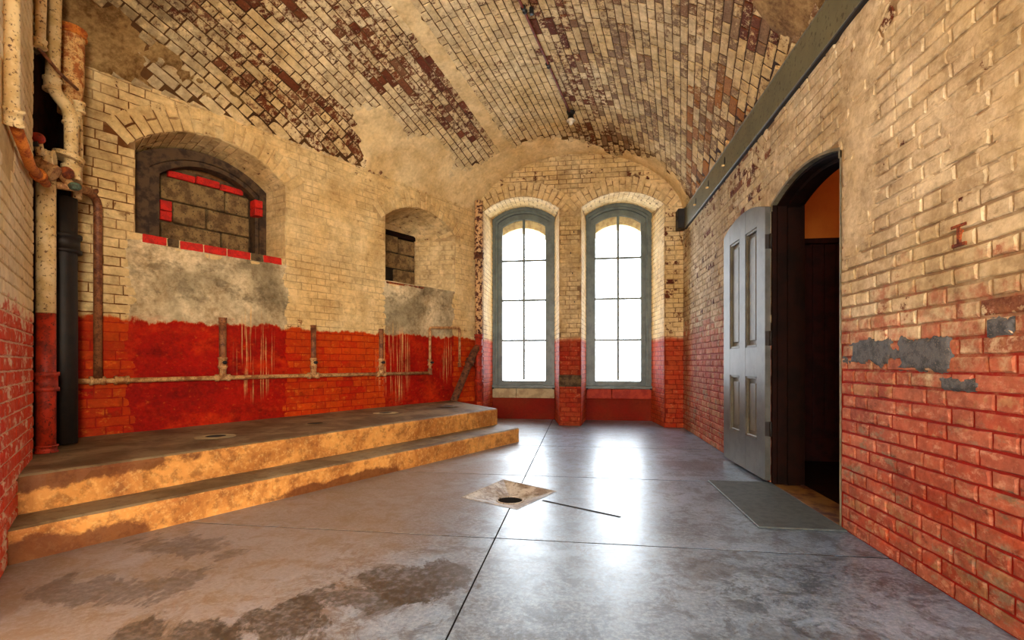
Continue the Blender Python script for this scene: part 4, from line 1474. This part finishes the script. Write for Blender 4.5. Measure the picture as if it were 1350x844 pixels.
def leafpart(name, u0, u1, z0, z1, d0, d1, mat, bev=0.0, arch=False, parent=None):
    n = 10 if arch else 1
    bm = bmesh.new()
    lo, hi = [], []
    for k in range(n + 1):
        u = u0 + (u1 - u0) * k / n
        lo.append((u, z0)); hi.append((u, min(topz(u), z1) if arch else z1))
    P = lo + hi[::-1]
    f0 = bm.faces.new([bm.verts.new((u, z, d0)) for u, z in P])
    e = bmesh.ops.extrude_face_region(bm, geom=[f0])
    for v in e['geom']:
        if isinstance(v, bmesh.types.BMVert): v.co.z = d1
    if bev: bmesh.ops.bevel(bm, geom=list(bm.edges), offset=bev, segments=1, affect='EDGES')
    for v in bm.verts: v.co = DP(*v.co)
    return sub(bm_obj(name, bm, mat), parent or D1o)


zb = 0.025
leafpart('stile', 0.0, 0.175, zb, 9, 0, TH, M_DOOR, 0.002, True)
leafpart('stile', LWID - 0.185, LWID, zb, 9, 0, TH, M_DOOR, 0.002, True)
leafpart('mullion', 0.435, 0.585, zb, 9, 0, TH, M_DOOR, 0.002, True)
pz = [(0.335, 0.875), (1.135, 2.17)]
for (u0, u1) in ((0.175, 0.435), (0.585, LWID - 0.185)):
    leafpart('bottom_rail', u0, u1, zb, pz[0][0], 0.0005, TH, M_DOOR)
    leafpart('lock_rail', u0, u1, pz[0][1], pz[1][0], 0.0005, TH, M_DOOR)
    leafpart('top_rail', u0, u1, pz[1][1], 9, 0.0005, TH, M_DOOR, 0, True)
    for (z0, z1) in pz:
        pn = leafpart('panel', u0, u1, z0, z1, 0.028, 0.036, M_PANEL)
        # raised bead round the panel and a raised field
        for (a0, a1, b0, b1) in ((u0, u0 + 0.022, z0, z1), (u1 - 0.022, u1, z0, z1), (u0 + 0.022, u1 - 0.022, z0, z0 + 0.022), (u0 + 0.022, u1 - 0.022, z1 - 0.022, z1)):
            leafpart('bead', a0, a1, b0, b1, 0.006, 0.03, M_PANEL, 0.004, parent=pn)
        leafpart('raised_field', u0 + 0.06, u1 - 0.06, z0 + 0.06, z1 - 0.06, 0.016, 0.03, M_PANEL, 0.005, parent=pn)
for z in (0.45, 1.20, 2.0):
    hg = tube('hinge', [(XR - 0.012, 4.238, z - 0.06), (XR - 0.012, 4.238, z + 0.06)], 0.012, M_IRON, D1o, 10)
    box('hinge_leaf', (1.512, 4.246, z - 0.06), (1.556, 4.254, z + 0.06), M_IRON, hg, 0.001)
# door lining
pd = lambda u, z, d: (d, u, z)
frame_arch('door_lining', pd, dict(u0=3.178, u1=4.232, z0=0.0, zs=2.298, zc=2.392), dict(u0=3.205, u1=4.205, z0=0.0, zs=2.275, zc=2.362), XR + 0.03, XT + 0.02, M_JAMB, D1o)
frame_arch('arch_trim', pd, dict(u0=3.172, u1=4.238, z0=2.24, zs=2.303, zc=2.398), dict(u0=3.186, u1=4.224, z0=2.24, zs=2.288, zc=2.380), XR - 0.012, XR + 0.03, M_ARCHTRIM, D1o)
box('edge_strip', (XR - 0.010, 3.172, 0.0), (XR + 0.03, 3.178, 2.29), M_ARCHTRIM, D1o, 0.002)
box('hinge_jamb', (XR - 0.004, 4.222, 0.0), (XR + 0.03, 4.252, 2.29), M_JAMB, D1o, 0.002)
frame_arch('door_stop', pd, dict(u0=3.20, u1=4.21, z0=0.0, zs=2.28, zc=2.366), dict(u0=3.225, u1=4.185, z0=0.0, zs=2.255, zc=2.336), XR + 0.10, XT - 0.02, M_JAMB, D1o)
o = box('threshold', (XR + 0.0, 3.20, -0.03), (XT + 0.02, 4.21, 0.006), M_THRESH, D1o, 0.003)

# corridor beyond
cx0, cx1, cy0, cy1, ch = XT + 0.001, 3.6, 2.2, 5.3, 3.1
o = box('floor_corridor', (XR + 0.10, cy0, -0.10), (cx1, cy1, -0.004), M_JAMB); tag(o, 'dark brown corridor floor seen through the doorway', 'floor', kind='structure')
o = box('ceiling_corridor', (cx0, cy0, ch), (cx1, cy1, ch + 0.1), M_ORANGE); tag(o, 'corridor ceiling beyond the doorway', 'ceiling', kind='structure')
wce = box('wall_corridor_end', (cx0, cy1, -0.05), (cx1, cy1 + 0.1, ch), M_ORANGE); tag(wce, 'orange corridor wall above dark panelling beyond the doorway', 'wall', kind='structure')
o = box('wall_corridor_side', (cx1, cy0, -0.05), (cx1 + 0.1, cy1, ch), M_ORANGE); tag(o, 'orange side wall of the corridor beyond the doorway', 'wall', kind='structure')
o = box('wall_corridor_near', (cx0, cy0 - 0.1, -0.05), (cx1, cy0, ch), M_ORANGE); tag(o, 'near end wall of the corridor beyond the doorway', 'wall', kind='structure')
x = cx0 + 0.01
while x < cx1 - 0.05:
    q = box('panel_board', (x, cy1 - 0.022, 0.0), (min(x + 0.105, cx1), cy1, 2.20), M_WAINS, None, 0.004); q.parent = wce
    x += 0.109
q = box('panel_cap', (cx0, cy1 - 0.045, 2.20), (cx1, cy1, 2.255), M_WAINS, None, 0.006); q.parent = wce
q = box('skirting', (cx0, cy1 - 0.04, 0.0), (cx1, cy1 - 0.022, 0.24), M_WAINS, None, 0.006); q.parent = wce

# ------------------------------------------------------------------ steel beam along the right springing
BE = empty('steel_beam', (1.50, 4.0, 3.02))
tag(BE, 'long grey-green painted steel beam under the right side of the vault', 'beam')
box('web', (1.525, -2.9, 2.985), (1.545, 7.45, 3.265), M_STEEL, BE, 0.003)
box('lower_flange', (1.525, -2.9, 2.972), (1.60, 7.45, 2.985), M_IRON, BE, 0.003)
box('upper_flange', (1.525, -2.9, 3.265), (1.60, 7.45, 3.278), M_STEEL, BE, 0.003)
for y in (6.72, 6.08, 5.42):
    bm = bmesh.new()
    bm.faces.new([bm.verts.new((1.5242, y + 0.028 * math.cos(t * math.pi / 8), 3.14 + 0.055 * math.sin(t * math.pi / 8))) for t in range(16)])
    sub(bm_obj('slot', bm, M_HOLE), BE)
    tube('bolt', [(1.53, y, 3.105), (1.495, y, 3.10)], 0.011, M_PIPEC, BE, 8)
box('end_bracket', (1.43, 7.42, 2.99), (1.56, 7.60, 3.28), M_IRON, BE, 0.01)
tube('bracket_bolt', [(1.42, 7.47, 3.14), (1.47, 7.47, 3.14)], 0.035, M_IRON, BE, 10)

# ------------------------------------------------------------------ ceiling conduit and lamp
CD = empty('ceiling_conduit', (-0.2, 6.6, 4.39))
tag(CD, 'thin rust-red conduit running along the crown of the vault', 'conduit')
cp = []
for k in range(24):
    v = -5.6 + (5.6 - 1.12) * k / 23
    p = vp(0.03 + 0.05 * k / 23, v); cp.append(p - Vector((0, 0, 0.032)))
tube('pipe', cp, 0.014, M_CONDUIT, CD, 10)
for v in (-3.05, -2.15):
    collar('coupling', vp(0.062, v) - Vector((0, 0, 0.032)), AX, 0.019, 0.07, M_SOCKET, CD)
o = box('hook', (-0.02, -0.02, -0.07), (0.02, 0.02, 0.0), M_SOCKET, CD, 0.006, frame=lambda a, b, z: vp(0.13, -3.02) + Vector((a, b, z)))
LP = empty('ceiling_lamp', vp(0.085, -1.06))
tag(LP, 'small black socket with a frosted bulb at the conduit end', 'lamp')
lp = vp(0.085, -1.06)
tube('canopy', [lp + Vector((0, 0, 0.0)), lp + Vector((0, 0, -0.03)), lp + Vector((0, 0, -0.05))], [0.06, 0.055, 0.035], M_SOCKET, LP, 16)
tube('socket', [lp + Vector((0, 0, -0.05)), lp + Vector((0, 0, -0.10)), lp + Vector((0, 0, -0.115))], [0.036, 0.04, 0.05], M_SOCKET, LP, 16)
tube('reflector', [lp + Vector((0, 0, -0.112)), lp + Vector((0, 0, -0.135))], [0.045, 0.062], M_BULB, LP, 16)
ball('bulb', lp + Vector((0, 0, -0.155)), 0.032, M_BULB, LP, (1, 1, 1.2))

# ------------------------------------------------------------------ pipework
ZP = 0.85
SP = empty('supply_pipe', LW(3.0, ZP, 0.05))
tag(SP, 'long tan water pipe with three capped risers and a loop along the red dado', 'pipe')
tube('pipe_run', [LW(5.28, ZP, 0.06), LW(4.5, ZP - 0.003, 0.06), LW(3.0, ZP + 0.002, 0.06), LW(1.10, ZP, 0.06)], 0.021, M_PIPETAN, SP, 12, wob=0.05)
for s, zt, rr in ((3.835, 1.435, 0.032), (2.877, 1.42, 0.028), (1.935, 1.43, 0.026)):
    rz = tube('riser', [LW(s, ZP + 0.02, 0.06), LW(s, zt, 0.06)], rr, M_PIPEB, SP, 14)
    collar('cap', LW(s, zt - 0.02, 0.06), (0, 0, 1), rr + 0.003, 0.05, M_PIPEB, rz, 0.003)
    te = collar('tee', LW(s, ZP, 0.06), LD, 0.029, 0.13, M_PIPETAN, SP)
    collar('tee_neck', LW(s, ZP + 0.06, 0.06), (0, 0, 1), 0.032, 0.09, M_PIPETAN, te, 0.005)
    vb = collar('valve_body', LW(s, ZP + 0.15, 0.06), (0, 0, 1), rr + 0.004, 0.10, M_PIPETAN, SP)
    tube('valve_stem', [LW(s, ZP + 0.15, 0.06), LW(s, ZP + 0.15, 0.125)], 0.017, M_IRON, vb, 10)
for s in (4.79, 4.63):
    collar('coupling', LW(s, ZP, 0.06), LD, 0.031, 0.10, M_PIPETAN, SP)
LP2 = bend([LW(1.10, ZP, 0.06), LW(1.078, ZP, 0.06), LW(1.078, 1.50, 0.06), LW(0.46, 1.535, 0.06), LW(0.45, 0.96, 0.05)], 0.035)
tube('loop', LP2, 0.019, M_PIPETAN, SP, 12)
collar('elbow', LW(1.078, ZP + 0.02, 0.06), (0, 0, 1), 0.028, 0.09, M_PIPEB, SP)
collar('valve_body', LW(1.078, ZP + 0.15, 0.06), (0, 0, 1), 0.028, 0.09, M_PIPETAN, SP)
tube('valve_stem', [LW(1.078, ZP + 0.15, 0.06), LW(1.078, ZP + 0.15, 0.125)], 0.017, M_IRON, SP, 10)
collar('coupling', LW(0.45, 0.96, 0.05), (0, 0, 1), 0.024, 0.06, M_PIPEB, SP)

DPp = empty('corner_downpipe', LW(0.13, 0.42, 0.12))
tag(DPp, 'peeling rusty cast-iron downpipe with diagonal branch beside the left tall window', 'pipe')
cpz = lambda z: LW(0.06, z, 0.105)
tube('upper_pipe', [cpz(2.64), cpz(3.0), cpz(3.35), cpz(3.58)], 0.066, M_PIPED, DPp, 18, wob=0.08)
tube('middle_pipe', [cpz(1.42), cpz(2.0), cpz(2.72)], 0.060, M_PIPED, DPp, 18, wob=0.05)
collar('hub', cpz(2.70), (0, 0, 1), 0.072, 0.10, M_BRANCH, DPp, 0.010)
tube('lower_pipe', [cpz(0.40), cpz(0.9), cpz(1.44)], 0.060, M_PIPERED, DPp, 18)
for z in (1.42, 1.24, 1.12, 0.92, 0.72):
    collar('flange', cpz(z), (0, 0, 1), 0.068, 0.06, M_PIPERED, DPp, 0.010)
tube('branch', bend([cpz(1.26), LW(0.16, 1.18, 0.10), LW(0.66, 0.41, 0.12)], 0.08), 0.056, M_BRANCH, DPp, 16, wob=0.06)
collar('branch_hub', LW(0.27, 1.01, 0.105), LW(0.66, 0.41, 0.12) - LW(0.16, 1.18, 0.10), 0.064, 0.08, M_BRANCH, DPp, 0.009)


# corner pipes by the wing wall (x right, z up in the plane of the chase mouth)
def at(px, py, dist):
    d = CF + CRT * ((px - 675) / F_PX) + Vector((0, 0, -(py - 478) / F_PX))
    return CO + d * dist


PB = (-3.585, 2.80)
MP = empty('soil_pipe', (PB[0], PB[1], 0.39))
tag(MP, 'tall pipe standing on the platform, cream above and red below, left corner', 'pipe')
pv = lambda z: Vector((PB[0], PB[1], z))
tube('upper_length', [pv(1.33), pv(1.8), pv(2.28)], 0.052, M_PIPEC, MP, 18)
tube('lower_length', [pv(0.40), pv(0.85), pv(1.335)], 0.052, M_PIPERED, MP, 18)
collar('hub', pv(0.87), (0, 0, 1), 0.062, 0.13, M_PIPERED, MP, 0.008)
collar('foot', pv(0.415), (0, 0, 1), 0.058, 0.05, M_PIPERED, MP, 0.008)
tube('side_conduit', [pv(0.42) + WD * 0 + Vector((-0.03, -0.075, 0)), pv(2.3) + Vector((-0.03, -0.075, 0))], 0.014, M_PIPEB, MP, 8)

BP = empty('chase_pipe', (-3.82, 3.02, 0.40))
tag(BP, 'black iron pipe in the dark corner chase', 'pipe')
bpz = lambda z: Vector((-3.80, 3.08, z))
tube('pipe', [bpz(0.40), bpz(1.2), bpz(1.85), bpz(2.22)], 0.088, M_IRON, BP, 16, wob=0.06)
collar('hub', bpz(1.88), (0, 0, 1), 0.10, 0.14, M_IRON, BP, 0.012)

DK = empty('brown_drop_pipe', LW(4.79, 0.87, 0.07))
tag(DK, 'dark brown vertical pipe dropping from the valve cluster to the long water pipe', 'pipe')
a_, b_ = LW(4.79, 0.87, 0.075), LW(4.79, 2.36, 0.075)
tube('pipe', bend([a_, b_, at(100, 247, 3.75), at(70, 240, 3.5)], 0.10), 0.030, M_PIPEB, DK, 14)
collar('elbow', at(122, 256, 4.02), (0.4, -0.5, 0.5), 0.038, 0.09, M_PIPEB, DK)

UP = empty('rusted_stack', at(94, 150, 3.62))
tag(UP, 'short thick rust-eaten stack under the vault in the left corner', 'pipe')
tube('stack', [at(90, 152, 3.6), at(93, 110, 3.6), at(94, 52, 3.6), at(94, 44, 3.6)], [0.062, 0.078, 0.078, 0.086], M_PIPER, UP, 18, wob=0.05)
tube('stack_tail', [at(103, 140, 3.6), at(104, 200, 3.6), at(102, 262, 3.6)], 0.026, M_PIPEC, UP, 12, wob=0.1)
collar('rim', at(94, 44, 3.6), (0, 0, 1), 0.088, 0.06, M_RUSTO, UP)
collar('joint', at(104, 142, 3.6), (0, 0, 1), 0.034, 0.08, M_PIPEC, UP)

VP = empty('vent_pipe', at(69, 100, 3.35))
tag(VP, 'cream painted vertical pipe with an offset elbow, upper left corner', 'pipe')
tube('pipe', bend([at(74, -90, 3.35), at(69, 118, 3.35), at(94, 148, 3.4), at(94, 232, 3.45)], 0.07), 0.040, M_PIPEC, VP, 16)
collar('elbow_hub', at(69, 112, 3.35), (0, 0, 1), 0.047, 0.09, M_PIPEC, VP)
collar('lower_hub', at(94, 158, 3.42), (0, 0, 1), 0.046, 0.07, M_PIPEC, VP)
collar('floor_flange', at(90, 208, 3.42), (0.1, 0.2, 1), 0.085, 0.03, M_PIPEC, VP)
collar('bottom_hub', at(94, 228, 3.45), (0, 0, 1), 0.052, 0.10, M_PIPEC, VP)

TP = empty('thin_vertical_pipe', at(54, 30, 3.12))
tag(TP, 'narrow cream pipe ending in a thin diagonal rod, upper left corner', 'pipe')
tube('pipe', [at(57, -90, 3.15), at(53, 58, 3.12)], 0.027, M_PIPEC, TP, 12)
collar('end_cap', at(53, 58, 3.12), (0, 0, 1), 0.031, 0.05, M_PIPEC, TP)
tube('rod', [at(50, 62, 3.12), at(78, 96, 3.3), at(102, 118, 3.5)], 0.011, M_PIPEB, TP, 8)

RP = empty('wall_pipe', WW(1.0, 2.2, 0.03))
tag(RP, 'cream pipe on the wing wall at the picture edge turning into an orange rusted length', 'pipe')
tube('upper_pipe', [WW(1.05, 2.18, 0.03), WW(1.05, 2.6, 0.03), WW(1.05, 3.72, 0.03)], 0.030, M_PIPEC, RP, 14)
rl = [WW(1.03, 2.165, 0.035), WW(0.55, 2.10, 0.045), WW(0.02, 2.16, 0.065)]
tube('rusted_length', rl, 0.025, M_RUSTO, RP, 14, wob=0.06)
collar('elbow', WW(1.04, 2.18, 0.035), (0.3, -0.2, 0.8), 0.036, 0.08, M_PIPEC, RP)
collar('coupling', WW(0.3, 2.13, 0.055), rl[2] - rl[1], 0.033, 0.06, M_RUSTO, RP)

VC = empty('valve_cluster', at(62, 216, 3.25))
tag(VC, 'cluster of rusty valves and short pipes above the tall soil pipe', 'valve')
tube('cross_pipe', bend([at(52, 214, 3.18), at(76, 226, 3.3), at(96, 246, 3.42), at(118, 252, 3.7)], 0.05), 0.026, M_PIPETAN, VC, 12)
tube('stub', [at(54, 205, 3.16), at(50, 188, 3.14)], 0.024, M_PIPEC, VC, 12)
ball('red_knob', at(50, 182, 3.12), 0.038, M_PIPERED, VC, (1, 1, 0.9))
tube('black_handle', [at(50, 190, 3.10), at(36, 190, 3.08)], 0.016, M_IRON, VC, 8)
collar('body', at(60, 222, 3.22), (0.6, 0.4, -0.4), 0.048, 0.12, M_PIPETAN, VC)
collar('upper_flange', at(66, 210, 3.25), (0.6, 0.5, 0.0), 0.055, 0.05, M_PIPEC, VC)
ball('rusty_cap', at(88, 228, 3.34), 0.042, M_RUST, VC)
ball('green_valve', at(98, 246, 3.40), 0.036, simple('verdigris', c(96, 120, 100), c(60, 60, 44), 26, 0.7), VC, (1.3, 1, 0.8))
tube('lower_stub', [at(72, 244, 3.34), at(100, 248, 3.42)], 0.026, M_PIPETAN, VC, 12)
